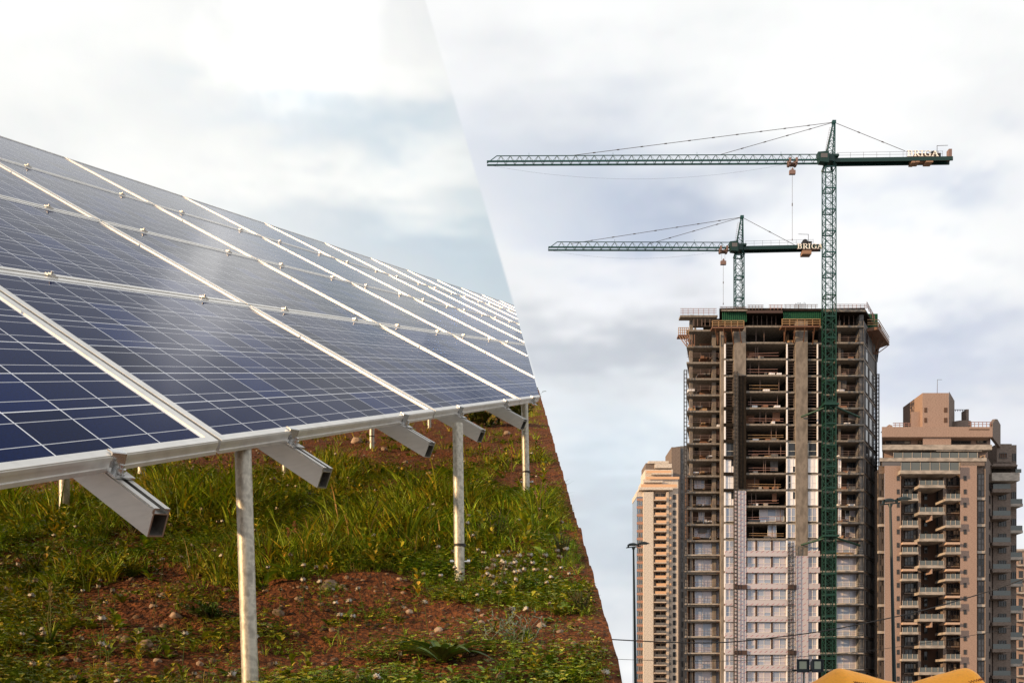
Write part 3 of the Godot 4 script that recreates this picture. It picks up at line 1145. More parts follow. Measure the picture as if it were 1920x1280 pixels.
	# tall bushy weeds by the end of the array and in the grass
	var bush := func(u: float, v: float, hgt: float, wid: float, n: int, c: Color, label: String) -> void:
		var o := on_ground(u, v)
		var w := thing("leafy_bush", o, label, "bush")
		var st := MB.new()
		var lf := MB.new()
		for i in n:
			var a := rng.randf() * TAU
			var tip := Vector3(cos(a) * wid * rng.randf(), hgt * rng.randf_range(0.4, 1.0), sin(a) * wid * rng.randf())
			st.col = Color(0.1, 0.08, 0.03)
			st.tube(Vector3.ZERO, tip, 0.004, 0.0015, 5, false)
			for k in 14:
				lf.col = c * rng.randf_range(0.6, 1.5)
				var p := tip * rng.randf_range(0.25, 1.0)
				var dir := Vector3(rng.randf_range(-1, 1), rng.randf_range(-0.2, 1), rng.randf_range(-1, 1)).normalized()
				leaf(lf, p, dir, Vector3(rng.randf_range(-0.5, 0.5), 1, rng.randf_range(-0.5, 0.5)).normalized(), rng.randf_range(0.5, 1.0) * wid * 0.22, wid * 0.035, 0.3, 3)
		put("stems", st.mesh(), M.leaf, w)
		put("foliage", lf.mesh(), M.leaf, w).set_meta("kind", "stuff")
	bush.call(965, 800, 0.7, 0.55, 34, Color(0.10, 0.12, 0.02), "olive green bush behind the farthest front post")
	bush.call(905, 800, 0.6, 0.8, 26, Color(0.08, 0.10, 0.02), "low green bush under the fourth beam end")
	bush.call(1055, 1060, 0.15, 0.07, 22, Color(0.085, 0.13, 0.02), "leafy green weed at the right edge of the grass")
	bush.call(930, 1020, 0.2, 0.13, 26, Color(0.07, 0.11, 0.018), "bushy green weed right of the second post")
	bush.call(395, 1165, 0.06, 0.14, 30, Color(0.07, 0.12, 0.02), "low clump of bright green clover beside the round stone")
	bush.call(690, 1000, 0.14, 0.10, 24, Color(0.12, 0.15, 0.02), "yellowish leafy weed in the tall grass left of the second post")
	bush.call(250, 1010, 0.14, 0.12, 26, Color(0.09, 0.13, 0.02), "leafy green weed in the grass below the nearest beam end")
	bush.call(60, 1075, 0.14, 0.13, 28, Color(0.09, 0.13, 0.02), "bushy green weed at the left edge of the picture")
	bush.call(1090, 1150, 0.10, 0.06, 22, Color(0.10, 0.14, 0.02), "small leafy weed at the lower right corner of the field")
	bush.call(610, 1010, 0.16, 0.12, 22, Color(0.06, 0.095, 0.016), "dark leafy weed in the tall grass between the first two posts")
	# bits of wood
	for f in [[530, 1262, 512, 1280, 0.009, "brown stick end on the soil right of the nearest post"], [385, 1140, 420, 1150, 0.0025, "thin dry twig on the soil left of the nearest post"]]:
		var p := on_ground(f[0], f[1]) + Vector3(0, 0.012, 0)
		var q := on_ground(f[2], f[3]) + Vector3(0, 0.012, 0)
		var s := MB.new()
		s.col = Color(0.22, 0.13, 0.08)
		s.tube(Vector3.ZERO, (q - p) * 0.5 + Vector3(0, 0.004, 0), f[4], f[4] * 0.9, 7)
		s.tube((q - p) * 0.5 + Vector3(0, 0.004, 0), q - p, f[4] * 0.9, f[4] * 0.6, 7)
		tag(put("stick", s.mesh(), M.stone, self, p), f[5], "stick")


func build_stones() -> void:
	var meshes := []
	for k in 5:
		meshes.append(stone_mesh(11 + k * 3, [0.7, 0.55, 0.8, 0.6, 0.72][k]))
	# u, v, width in photo pixels, tone, label
	var list := [
		[271, 1220, 30, 0.42, "largest tan stone on the dark soil left of the nearest post"], [329, 1167, 24, 0.4, "round pinkish tan stone beside the low clover clump"],
		[237, 1210, 22, 0.34, "grey brown stone just left of the largest stone"], [218, 1184, 18, 0.38, "flat tan stone above left of the largest stone"],
		[285, 1150, 13, 0.36, "small stone above the flat tan stone and left of the low clover clump"], [305, 1125, 13, 0.3, "small dark stone at the top of the left soil patch"], [292, 1183, 12, 0.3, "tiny stone between the round pinkish stone and the grey brown one"], [374, 1246, 15, 0.34, "small stone midway between the largest stone and the nearest post"], [294, 1250, 16, 0.36, "small stone just below the largest tan stone"], [118, 1247, 16, 0.36, "pale stone beside the leafy weed at lower left"], [145, 1246, 14, 0.28, "darker small stone right of the pale stone beside the leafy weed"],
		[436, 1260, 15, 0.3, "small stone close to the left side of the nearest post"], [505, 1168, 12, 0.36, "small stone close to the right side of the nearest post, above the stick"], [523, 1152, 24, 0.24, "flat dark stone right of the nearest post"], [768, 1143, 14, 0.5, "small bright oval stone in the middle of the bare strip"], [823, 1169, 18, 0.44, "flat pale oval stone above the jagged rosette"],
		[757, 1185, 18, 0.24, "dark stone left below the flat pale oval stone"], [862, 1196, 11, 0.36, ""], [893, 1220, 15, 0.32, "small stone at the right tips of the jagged rosette"], [903, 1170, 13, 0.34, ""], [1015, 1175, 20, 0.34, "angular stone on the soil near the right edge"], [1050, 1193, 16, 0.26, ""], [675, 1270, 22, 0.24, "dark stone at the bottom edge left of the jagged rosette"], [641, 1110, 16, 0.3, "small stone right of the long flat stone"], [615, 1110, 34, 0.3, "long flat stone at the top of the bare strip"],
		[668, 832, 22, 0.44, "square reddish stone beside the thin back post"], [600, 850, 14, 0.4, "small stone on the rear soil left of the thin back post"], [720, 850, 12, 0.38, "small stone on the rear soil right of the thin back post"], [760, 870, 12, 0.36, "small stone on the rear soil under the third beam end"], [805, 895, 14, 0.4, "pale stone on the rear soil left of the second post"], [950, 812, 14, 0.4, "small stone under the fourth and fifth beam ends"], [575, 905, 14, 0.36, "small stone in the grass under the second beam end"], [290, 874, 14, 0.4, "small stone on the rear soil right of the nearest back post"], [30, 905, 16, 0.38, "larger stone on the rear soil at the far left edge"], [100, 897, 12, 0.38, "smaller stone on the rear soil near the far left edge"],
		[985, 1220, 14, 0.3, ""], [1075, 1212, 12, 0.26, "dark small stone nearest the right edge of the soil"], [940, 1262, 18, 0.24, "dark stone at the bottom right of the jagged rosette"], [470, 1090, 12, 0.28, "small stone touching the nearest post's left side in the grass edge"], [560, 1130, 16, 0.3, ""], [905, 1155, 10, 0.34, ""], [180, 1240, 12, 0.3, "small stone between the leafy weed and the largest stone"],
	]
	for i in list.size():
		var e: Array = list[i]
		var p := on_ground(e[0], e[1])
		var s: float = e[2] / 2.0 / F * -p.z * 1.1
		var o := put("stone", meshes[i % 5], M.stone, self, p + Vector3(0, s * 0.12, 0))
		o.basis = Basis.from_euler(Vector3(rng.randf_range(-0.3, 0.3), rng.randf() * TAU, rng.randf_range(-0.3, 0.3))).scaled(Vector3(s, s, s))
		var w: float = e[3]
		var mm: StandardMaterial3D = M.stone.duplicate()
		mm.vertex_color_use_as_albedo = false
		mm.albedo_color = Color(w * 1.15, w * 0.82, w * 0.58).linear_to_srgb()
		o.material_override = mm
		tag(o, e[4] if e[4] else "small brown stone lying on the reddish soil", "stone", "stones on the soil")


# ------------------------------------------------------------------ buildings: pieces of a facade
var bD := 180.0            # distance of the front of the building in hand
var bN: Node3D
var bO := Vector3.ZERO


func fx(u: float, z := 0.0) -> float:
	return (u - CX) * (bD + z) / F


func fy(v: float, z := 0.0) -> float:
	return EYE + (HZ - v) * (bD + z) / F


func begin(called: String, d: float, u: float, label: String, category: String) -> Node3D:
	bD = d
	bO = Vector3(fx(u), 0, -d)
	bN = thing(called, bO, label, category)
	home = bN
	return bN


func box_mesh(s: Vector3) -> BoxMesh:
	s = s.abs()
	var key := "%.2f %.2f %.2f" % [s.x, s.y, s.z]
	if not box_cache.has(key):
		var b := BoxMesh.new()
		b.size = s
		box_cache[key] = b
	return box_cache[key]


# a block whose front face shows at u0..u1, v0..v1 and that reaches from z0 to z1 behind the building's front
func fb(called: String, u0: float, u1: float, v0: float, v1: float, z0: float, z1: float, m: Material, parent: Node3D = null, from := Vector3.ZERO) -> MeshInstance3D:
	var lo := Vector3(fx(u0, z0), fy(v1, z0), -(bD + z1))
	var hi := Vector3(fx(u1, z0), fy(v0, z0), -(bD + z0))
	return put(called, box_mesh(hi - lo), m, parent if parent else bN, (lo + hi) / 2.0 - bO - from)


# like fb, but with a left side that runs straight back along the street instead of square to the front
func fp(called: String, u0: float, u1: float, v0: float, v1: float, z0: float, z1: float, m: Material) -> MeshInstance3D:
	var b := MB.new()
	b.prism(PackedVector2Array([Vector2(fx(u0, z0) - bO.x, -z0), Vector2(fx(u1, z0) - bO.x, -z0), Vector2(fx(u1, z0) - bO.x, -z1), Vector2(fx(u0 + 0.6, z1) - bO.x, -z1)]), fy(v1, z0), fy(v0, z0))
	return put(called, b.mesh(), m)


# the same block added to a mesh that is being collected (building coordinates)
func fadd(b: MB, u0: float, u1: float, v0: float, v1: float, z0: float, z1: float) -> void:
	var lo := Vector3(fx(u0, z0), fy(v1, z0), -(bD + z1))
	var hi := Vector3(fx(u1, z0), fy(v0, z0), -(bD + z0))
	b.box((lo + hi) / 2.0 - bO, (hi - lo).abs())


# a framed window: columns and rows of panes as fractions
func win(u0: float, u1: float, v0: float, v1: float, z: float, cols: Array, rows: Array, fm: Material, pms: Array, bar := 0.07, parent: Node3D = null) -> MeshInstance3D:
	var w := absf(fx(u1, z) - fx(u0, z))
	var h := absf(fy(v0, z) - fy(v1, z))
	var key := "%.2f %.2f %s %s %.2f" % [w, h, cols, rows, bar]
	if not frame_cache.has(key):
		var b := MB.new()
		b.box(Vector3(0, h / 2 - bar / 2, 0), Vector3(w, bar, 0.12))
		b.box(Vector3(0, -h / 2 + bar / 2, 0), Vector3(w, bar, 0.12))
		b.box(Vector3(-w / 2 + bar / 2, 0, 0), Vector3(bar, h - 2 * bar, 0.12))
		b.box(Vector3(w / 2 - bar / 2, 0, 0), Vector3(bar, h - 2 * bar, 0.12))
		for c in cols:
			b.box(Vector3((c - 0.5) * w, 0, 0), Vector3(bar * 0.8, h - 2 * bar, 0.10))
		for r in rows:
			b.box(Vector3(0, (0.5 - r) * h, 0.004), Vector3(w - 2 * bar, bar * 0.8, 0.10))
		frame_cache[key] = b.mesh()
	var at := Vector3((fx(u0, z) + fx(u1, z)) / 2, (fy(v0, z) + fy(v1, z)) / 2, -(bD + z)) - bO
	var o := put("window", frame_cache[key], fm, parent if parent else bN, at)
	var cs := [0.0] + cols + [1.0]
	var rs := [0.0] + rows + [1.0]
	for c in cs.size() - 1:
		for r in rs.size() - 1:
			var pw: float = (cs[c + 1] - cs[c]) * w - bar
			var ph: float = (rs[r + 1] - rs[r]) * h - bar
			var p := put("pane", box_mesh(Vector3(pw, ph, 0.02)), pms[rng.randi() % pms.size()], o, Vector3(((cs[c] + cs[c + 1]) / 2 - 0.5) * w, (0.5 - (rs[r] + rs[r + 1]) / 2) * h, -0.03))
			# panes never sit quite true: each reflects its own bit of sky
			p.rotation = Vector3(rng.randf_range(-0.012, 0.012), rng.randf_range(-0.02, 0.02), 0)
	return o


# a handrail of posts and bars along the front of a slab
func railing(u0: float, u1: float, v_top: float, v_floor: float, z: float, bars: int, posts: int, m: Material, th := 0.05, called := "railing", droop := 0.0) -> void:
	var b := MB.new()
	var p0 := Vector3(fx(u0, z), fy(v_floor, z), -(bD + z)) - bO
	var p1 := Vector3(fx(u1, z), fy(v_floor, z), -(bD + z)) - bO
	var h := absf(fy(v_top, z) - fy(v_floor, z))
	for k in bars:
		var y := h * (k + 1.0) / bars
		b.bar(p0 + Vector3(0, y + rng.randf_range(-droop, droop), 0), p1 + Vector3(0, y + rng.randf_range(-droop, droop), 0), th, th)
	for k in posts:
		var p := p0.lerp(p1, (k + 0.5) / posts)
		b.bar(p, p + Vector3(0, h, 0), th * 0.9, th * 0.9)
	put(called, b.mesh(), m)


func insulation_texture() -> ImageTexture:
	# white sheathing with slanting red print
	var im := Image.create_empty(256, 256, false, Image.FORMAT_RGB8)
	im.fill(Color8(186, 180, 187))
	var r := RandomNumberGenerator.new()
	r.seed = 3
	for row in 4:
		for c in 4:
			var x := c * 64 + 10 + (row % 2) * 20
			var y := row * 64 + 18
			for k in 34:
				var px := (x + k) % 256
				var py := posmod(y + int(20.0 - k * 0.62), 256)
				for q in 9:
					if r.randf() < 0.82:
						im.set_pixel(px, (py + q) % 256, Color8(164, 88, 98) if q < 6 else Color8(156, 118, 126))
	return ImageTexture.create_from_image(im)


func floor_v(i: int) -> float:
	return 613.5 + 30.68 * i


func build_tower() -> void:
	M.insulation.albedo_texture = insulation_texture()
	M.insulation.uv1_triplanar = true
	M.insulation.uv1_world_triplanar = true
	M.insulation.uv1_scale = Vector3(0.24, 0.24, 0.24)
	var t := begin("concrete_tower", 180.0, 1465.0, "unfinished concrete high-rise with open floors, green formwork on top and white cladding below", "high-rise")
	var floors := 23
	# full-depth plan, widening to the right side, its left side following back and in
	var plan := func(grow: float) -> PackedVector2Array:
		var p := PackedVector2Array()
		for q in [[1287.5 - grow, 2.0], [1358.0, 2.0], [1358.0, 0.3], [1399.0, 0.3], [1399.0, 0.0], [1475.0, 0.0], [1475.0, 0.3], [1541.0, 0.3], [1541.0, 1.6], [1566.0, 1.6], [1566.0, 0.0], [1620.0, 0.0], [1643.0, 10.0], [1642.0, 26.0]]:
			p.append(Vector2(fx(q[0], q[1]) - bO.x, -q[1]))
		p.append(Vector2(fx(1302.0, 26.0) - bO.x, -26.0))
		return p
	for i in floors:
		var b := MB.new()
		b.prism(plan.call(0.0), fy(floor_v(i)), fy(floor_v(i) - 3.4))
		put("slab", b.mesh(), M.slab_edge)
	# the core and rear rooms, their shade put into a dark wall colour
	fb("core_wall", 1384, 1600, 588, 1314, 9.0, 25.0, M.shaded_plaster)
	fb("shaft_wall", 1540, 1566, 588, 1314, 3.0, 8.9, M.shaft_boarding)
	fb("partition_wall", 1392, 1397, 600, 1314, 1.4, 8.9, M.shaded_plaster)
	fb("partition_wall", 1476, 1480, 600, 1314, 1.4, 8.9, M.shaded_plaster)
	fb("partition_wall", 1535, 1540, 600, 1314, 1.4, 8.9, M.shaded_plaster)
	fb("partition_wall", 1567, 1569, 600, 1314, 2.0, 8.9, M.shaded_plaster)
	# piers
	fb("pier", 1377, 1399, 613, 1314, -0.1, 1.3, M.concrete)
	fb("pier", 1492.5, 1515, 600, 1314, -0.1, 1.3, M.concrete)
	fb("pier", 1352, 1358.2, 613, 1314, 0.5, 1.5, M.concrete)
	fb("pier", 1612, 1620, 590, 1314, 0.4, 2.4, M.grey_concrete)
	fb("column", 1294, 1299, 590, 1314, 3.0, 3.8, M.concrete)
	fb("column", 1336, 1343, 613, 1314, 3.2, 4.2, M.concrete)
	fb("column", 1572, 1577, 600, 1314, 2.2, 3.0, M.concrete)
	fb("column", 1296, 1300, 600, 1314, 12.0, 12.8, M.concrete)
	fb("column", 1303, 1306, 600, 1314, 22.0, 22.8, M.concrete)
	# white edge strips along the window jambs
	for e in [[1358.4, 1361.2], [1475.2, 1477.4], [1532.8, 1534.6]]:
		for i in range(0, floors - 1):
			var v1 := floor_v(i + 1) - 3.6
			if i > 0:
				fb("edge_strip", e[0], e[1], floor_v(i) + 0.4, v1, -0.06, 0.22, M.white_film)
	# floor by floor
	var glass := [M.tower_glass_0, M.tower_glass_1, M.tower_glass_2, M.tower_glass_3]
	for i in floors - 1:
		var vc := floor_v(i)          # underside of the slab above
		var vf := floor_v(i + 1) - 3.4
		# ---- narrow window strips
		for e in [[1361.5, 1376.6], [1477.8, 1492.2], [1515.4, 1532.4]]:
			if i >= 7:
				if i < 8:
					win(e[0], e[1], vc + 2, vf - 0.5, 0.25, [], [0.62], M.window_frame, [M.dark_glass])
				elif i < 11:
					var w := win(e[0], e[1], vc + 1, vf - 0.5, 0.2, [0.62] if (i + int(e[0])) % 2 else [0.4], [0.55], M.white_film, [M.white_film, M.white_film, M.white_film, M.dark_glass])
					w.set_meta("label", "window wrapped in white film")
				else:
					win(e[0], e[1], vc + 1, vf - (7 if i >= 13 else 1.0), 0.2, [0.5], [0.62], M.window_frame, glass)
			elif i > 0:
				railing(e[0], e[1], vf - 20, vf, 0.5, 4, 0, M.rail_steel, 0.07, "railing", 0.04)
		# ---- central bay
		if i < 13:
			fb("back_wall", 1399, 1415 if i % 3 else 1424, vc, vf, 4.0, 4.4, M.block_wall if i % 4 == 1 else M.shaded_plaster)
			if i > 0:
				railing(1401 + rng.randf() * 4, 1474 - rng.randf() * 20, vf - 9.5, vf, 0.35, 2, 0, M.red_rail if i % 3 else M.timber, 0.07, "railing", 0.12)
			if i in [10, 11, 12]:
				pass
			for k in 2:
				var pu := 1404.0 + 62.0 * rng.randf()
				fb("prop", pu, pu + 0.9, vc, vf, 1.2, 1.35, M.rail_steel)
			if i == 11:
				win(1424, 1471, vc + 2, vf - 1, 2.2, [0.33, 0.66], [0.62], M.window_frame, glass)
			if i == 12:
				win(1440, 1456, vc + 3, vf - 2, 1.6, [], [0.62], M.window_frame, glass)
		else:
			for e in [[1402, 1416.6], [1420.4, 1446], [1449.6, 1475]]:
				win(e[0], e[1], vc + 1.0, vf - 7.5, 0.45, [0.5], [0.62], M.window_frame, glass)
			for e in [[1399.5, 1402], [1416.6, 1420.4], [1446, 1449.6]]:
				fb("mullion", e[0], e[1], vc + 0.2, vf - 5, 0.3, 1.0, M.mullion)
			# sheathing over the floor edge
			fb("cladding_band", 1360, 1376.8, vf - 7.2, vf + 3.2, -0.14, 0.1, M.insulation)
			fb("cladding_band", 1399.6, 1492, vf - 7.2, vf + 3.2, -0.14, 0.1, M.insulation)
			fb("cladding_band", 1515.4, 1538, vf - 7.2, vf + 3.2, -0.14, 0.1, M.insulation)
			fb("back_wall", 1400, 1534, vc + 0.5, vf, 3.2, 3.4, M.shaded_plaster)
		# ---- left wing balconies
		var lz := 5.0 if i < 13 else 3.7
		if i > 0 and i < 9:
			fb("back_wall", 1313, 1337, vc - 1, vf, 7.0, 7.5, M.block_wall)
			fb("back_wall", 1343, 1357.8, vc, vf, 3.9, 4.3, M.shaded_plaster if i % 2 else M.block_wall)
			railing(1288, 1356, vf - 10, vf, 2.2, 3, 4, M.rail_steel, 0.06, "railing", 0.08)
		elif i >= 9:
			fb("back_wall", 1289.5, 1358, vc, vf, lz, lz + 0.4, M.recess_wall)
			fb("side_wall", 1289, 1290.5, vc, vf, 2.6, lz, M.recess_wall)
			if i < 13:
				win(1302 + (i % 3) * 4, 1333 - (i % 2) * 12, vc + 1.5, vf - 1, lz - 0.1, [0.33, 0.66], [0.62], M.window_frame, glass)
				win(1345, 1357.5, vc + 1.5, vf - 1, lz - 0.1, [0.5], [], M.window_frame, glass)
				railing(1288, 1356, vf - 9, vf, 2.2, 3, 5, M.rail_steel, 0.05, "railing", 0.05)
			else:
				win(1303, 1348, vc + 1, vf - 1, lz - 0.1, [0.33, 0.66], [0.64], M.window_frame, glass)
				railing(1285, 1358, vf - 10, vf, 1.95, 2, 2, M.rail_steel, 0.05)
				fb("slab_trim", 1284, 1358, vf - 0.6, vf + 1.8, 1.5, 1.98, M.pale_render)
				fb("slab_trim", 1344, 1358, vf + 2.0, vf + 4.2, 1.6, 1.98, M.mullion)
				for pu in [1286.0, 1288.5]:
					fb("rail_post", pu, pu + 1.0, vf - 14, vf - 0.7, 1.7, 1.8, M.pale_render)
		# ---- right wing balconies
		if i < 8:
			fb("back_wall", 1577, 1612, vc, vf, 6.0, 6.4, M.shaded_plaster)
			railing(1567, 1615, vf - 10, vf, 0.3, 3, 3, M.rail_steel, 0.06, "railing", 0.06)
			if i % 2:
				fb("back_wall", 1574, 1582, vc, vf, 3.2, 3.5, M.grey_concrete)
		elif i < 13:
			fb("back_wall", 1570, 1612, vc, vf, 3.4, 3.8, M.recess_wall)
			win(1572, 1577.5, vc + 1, vf - 2, 0.6, [], [0.5], M.white_film, [M.tower_glass_3, M.white_film])
			if i < 11:
				win(1588, 1610, vc + 1, vf - 1, 3.2, [0.5], [], M.dark_frame, [M.dark_glass])
			else:
				win(1585, 1612, vc + 1, vf - 1, 3.2, [0.33, 0.66], [0.62], M.window_frame, glass + [M.dark_glass])
			railing(1567, 1615, vf - 9, vf, 0.3, 3, 3, M.rail_steel, 0.05, "railing", 0.05)
		else:
			fb("back_wall", 1567, 1612, vc, vf, 2.3, 2.7, M.recess_wall)
			win(1569, 1606, vc + 1, vf - 1, 2.15, [0.33, 0.66], [0.64], M.window_frame, glass)
			railing(1567, 1619, vf - 8, vf, 0.1, 2, 4, M.pale_render, 0.05)
			fb("slab_trim", 1540, 1620, vf - 0.6, vf + 1.8, -0.3, -0.02, M.pale_render)
		if i > 0 and i < 13:
			for bay in [[1291, 1350, 2.6], [1402, 1470, 0.6], [1569, 1610, 0.8]]:
				for q in rng.randi_range(1, 4):
					var cu := rng.randf_range(bay[0], bay[1] - 14)
					var cw := rng.randf_range(2.5, 13.0)
					var chh := rng.randf_range(1.5, 5.5)
					fb("stored_boards", cu, cu + cw, vf - chh, vf, bay[2] + rng.randf() * 1.5, bay[2] + 2.2 + rng.randf(), [M.timber, M.white_film, M.block_wall, M.grey_concrete, M.rail_steel, M.pale_render][rng.randi() % 6])
				if rng.randf() < 0.35:
					var tu := rng.randf_range(bay[0], bay[1] - 18)
					fb("hanging_sheet", tu, tu + rng.randf_range(6, 16), vc + 1.0, vf - rng.randf_range(2, 14), bay[2] + 1.6, bay[2] + 1.63, [M.shaft_boarding, M.block_wall, M.grey_concrete][rng.randi() % 3])
		# ---- chamfered right side: windows set along it
		if i < floors:
			for w in [[0.12, 0.2], [0.42, 0.26], [0.76, 0.18]]:
				if i < 2 and w[0] > 0.2:
					continue
				var a := Vector3(fx(1620, 0), 0, -bD)
				var b := Vector3(fx(1643, 10), 0, -(bD + 10))
				var dir := (b - a).normalized()
				var l := (b - a).length()
				var out := Vector3(-dir.z, 0, dir.x)
				if out.x < 0.0:
					out = -out
				var hgt := fy(vc + 2.0) - fy(vf - 1.5)
				var mm := MB.new()
				var wl: float = l * w[1]
				var cc := Vector3.ZERO
				for sg in [-1.0, 1.0]:
					mm.bar(cc + dir * wl / 2 * sg - Vector3(0, hgt / 2, 0), cc + dir * wl / 2 * sg + Vector3(0, hgt / 2, 0), 0.16, 0.16, dir)
					mm.bar(cc - dir * wl / 2 + Vector3(0, hgt / 2 * sg, 0), cc + dir * wl / 2 + Vector3(0, hgt / 2 * sg, 0), 0.16, 0.16)
				var o := put("window", mm.mesh(), M.grey_concrete, bN, a + dir * l * (w[0] + w[1] / 2) + Vector3(0, (fy(vc + 2.0) + fy(vf - 1.5)) / 2, 0) + out * 0.04 - bO)
				var pn := MB.new()
				pn.bar(-dir * wl / 2, dir * wl / 2, 0.06, hgt - 0.1)
				put("pane", pn.mesh(), M.blue_glass if i in [4, 6, 7, 9] and w[0] > 0.7 else M.dark_glass, o)
	# the chamfered wall itself
	var ch := MB.new()
	var ca := Vector2(fx(1620, 0.15) - bO.x, -0.15)
	var cb := Vector2(fx(1643, 10) - bO.x - 0.15, -10.0)
	ch.prism(PackedVector2Array([ca, cb, cb + Vector2(-0.2, -0.4), ca + Vector2(-0.2, -0.6)]), 0.0, fy(600))
	put("side_wall", ch.mesh(), M.grey_concrete)
	fb("side_rib", 1642.6, 1645.2, 660, 1314, 9.7, 10.6, M.grey_concrete)
	# cladding on the two piers, hoist boarding and its rack
	fb("cladding", 1377.4, 1399.4, 920, 1314, -0.22, -0.102, M.insulation)
	fb("cladding", 1493, 1516, 1042, 1314, -0.22, -0.102, M.insulation)
	fb("hoist_boarding", 1385.5, 1399.6, 704, 916, -0.35, -0.102, M.shaft_boarding)
	for vv in [[918, 1038], [1096, 1104], [1219, 1227]]:
		if vv[1] - vv[0] < 20:
			fb("hoist_tie", 1378, 1401.5, vv[0], vv[1], -0.5, -0.225, M.mullion)
			fb("hoist_tie", 1479.5, 1494, vv[0], vv[1], -0.5, -0.225, M.mullion)
	for i in range(4, 10):
		fb("floor_edge_board", 1357.8, 1377, floor_v(i + 1) - 4.5, floor_v(i + 1) + 1.5, -0.2, 0.15, M.shaft_boarding)
	var ladder := func(u0: float, u1: float, v0: float, v1: float, z: float, step: float, m: Material, called: String, th: float, x_brace: bool) -> void:
		var b := MB.new()
		var x0 := fx(u0, z) - bO.x
		var x1 := fx(u1, z) - bO.x
		var y := fy(v0, z)
		var y1 := fy(v1, z)
		var depth := absf(x1 - x0)
		for zz in [0.0, -depth]:
			for x in [x0, x1]:
				b.bar(Vector3(x, y1, -z + zz), Vector3(x, y, -z + zz), th, th)
		while y > y1:
			for zz in [0.0, -depth]:
				b.bar(Vector3(x0, y, -z + zz), Vector3(x1, y, -z + zz), th * 0.8, th * 0.8)
				if x_brace:
					b.bar(Vector3(x0, y, -z + zz), Vector3(x1, maxf(y - step, y1), -z + zz), th * 0.6, th * 0.6)
			for x in [x0, x1]:
				b.bar(Vector3(x, y, -z), Vector3(x, y, -z - depth), th * 0.8, th * 0.8)
			y -= step
		put(called, b.mesh(), m)
	ladder.call(1377.5, 1383.5, 696, 1314, -0.9, 0.75, M.dark_steel, "hoist_mast", 0.09, false)
	ladder.call(1480.5, 1488.5, 1018, 1314, -1.1, 0.75, M.dark_steel, "hoist_mast", 0.08, true)
	ladder.call(1283.5, 1288.5, 693, 1314, 1.2, 0.8, M.dark_steel, "scaffold_ladder", 0.09, false)
	ladder.call(1645.2, 1649.2, 701, 1314, 9.0, 0.8, M.dark_steel, "scaffold_ladder", 0.1, false)
	ladder.call(1650, 1656, 880, 1314, 11.0, 1.4, M.dark_steel, "scaffold_ladder", 0.1, true)
	# ---- the top: deck on formwork, green shutters, orange platforms
	var deck := MB.new()
	var dp := PackedVector2Array()
	for q in [[1349.0, -0.8], [1403.0, -1.0], [1470.0, -1.0], [1548.0, -0.8], [1622.0, -1.0], [1652.0, 12.0], [1646.0, 27.0], [1325.0, 27.0], [1318.0, 6.0], [1349.0, 6.0]]:
		dp.append(Vector2(fx(q[0], q[1]) - bO.x, -q[1]))
	deck.prism(dp, fy(586), fy(581.5))
	put("roof_deck", deck.mesh(), M.shaded_plaster)
	fb("roof_deck", 1276, 1346, 590.5, 594, 1.0, 2.8, M.slab_edge)
	fb("deck_edge", 1401, 1468, 582, 586.5, -1.4, -1.05, M.mullion)
	fb("deck_edge", 1354, 1402, 580, 583, -1.3, -1.05, M.slab_edge)
	fb("deck_edge", 1545, 1624, 580, 584, -1.3, -1.05, M.slab_edge)
	var shutter := func(u0: float, u1: float, v0: float, v1: float, z: float, n: int) -> void:
		var p := fb("formwork_panel", u0, u1, v0, v1, z, z + 0.25, M.green_formwork)
		for k in n + 1:
			var uu := u0 + (u1 - u0) * k / n
			fb("rib", uu - 0.5, uu + 0.5, v0 + 0.3, v1 - 0.3, z - 0.16, z - 0.002, M.green_formwork, p, p.position)
	shutter.call(1355.5, 1400, 584, 603, -0.4, 12)
	shutter.call(1470, 1539, 578, 599, -0.4, 18)
	shutter.call(1624, 1646, 588, 622, 6.0, 5)
	fb("back_wall", 1300, 1352, 597, 613, 6.0, 6.4, M.shaded_plaster)
	fb("back_wall", 1405, 1468, 587, 611, 4.0, 4.4, M.shaded_plaster)
	fb("back_wall", 1567, 1614, 585, 611, 4.0, 4.4, M.shaded_plaster)
	for u in [1301, 1308, 1316, 1322, 1331, 1412, 1420, 1428, 1438, 1447, 1455, 1574, 1583, 1592, 1601, 1609]:
		fb("prop", u, u + 0.9, 585 if u > 1350 else 597, 611, 1.4, 1.55, M.rail_steel)
	# timber work platforms on brackets
	var platform := func(u0: float, u1: float, vt: float, vb: float, z: float, skew: float) -> void:
		var p := fb("work_platform", u0, u1, vb - 3, vb, z, z + 1.6, M.orange_paint)
		var b := MB.new()
		for k in 3:
			fadd(b, u0, u1, vt + (vb - 3 - vt) * k / 3.0, vt + (vb - 3 - vt) * k / 3.0 + 1.1, z, z + 0.1)
		for k in 6:
			var uu := u0 + (u1 - u0 - 1.2) * k / 5.0
			fadd(b, uu, uu + 1.1, vt, vb - 3, z + 0.11, z + 0.2)
		put("guard_rail", b.mesh(), M.timber, p, -p.position)
		for k in 4:
			var uu := u0 + (u1 - u0) * (k + 0.4) / 4.0
			var s := MB.new()
			var a := Vector3(fx(uu, z), fy(vb, z), -(bD + z + 0.1)) - bO
			var c := Vector3(fx(uu + skew, z), fy(vb + 22, z), -(bD + 0.2)) - bO
			s.bar(a, c, 0.16, 0.16)
			s.bar(Vector3(c.x, a.y, c.z), c, 0.14, 0.14)
			put("bracket", s.mesh(), M.orange_paint, p, -p.position)
	platform.call(1335.5, 1396, 600.5, 615, -2.2, 10.0)
	platform.call(1466.5, 1539, 597.5, 613, -2.2, 4.0)
	platform.call(1272, 1292, 613.5, 630, 1.0, 12.0)
	# the right-hand platform follows the chamfered side
	var rp := MB.new()
	var q0 := Vector3(fx(1626, 2), 0, -(bD + 2)) - bO
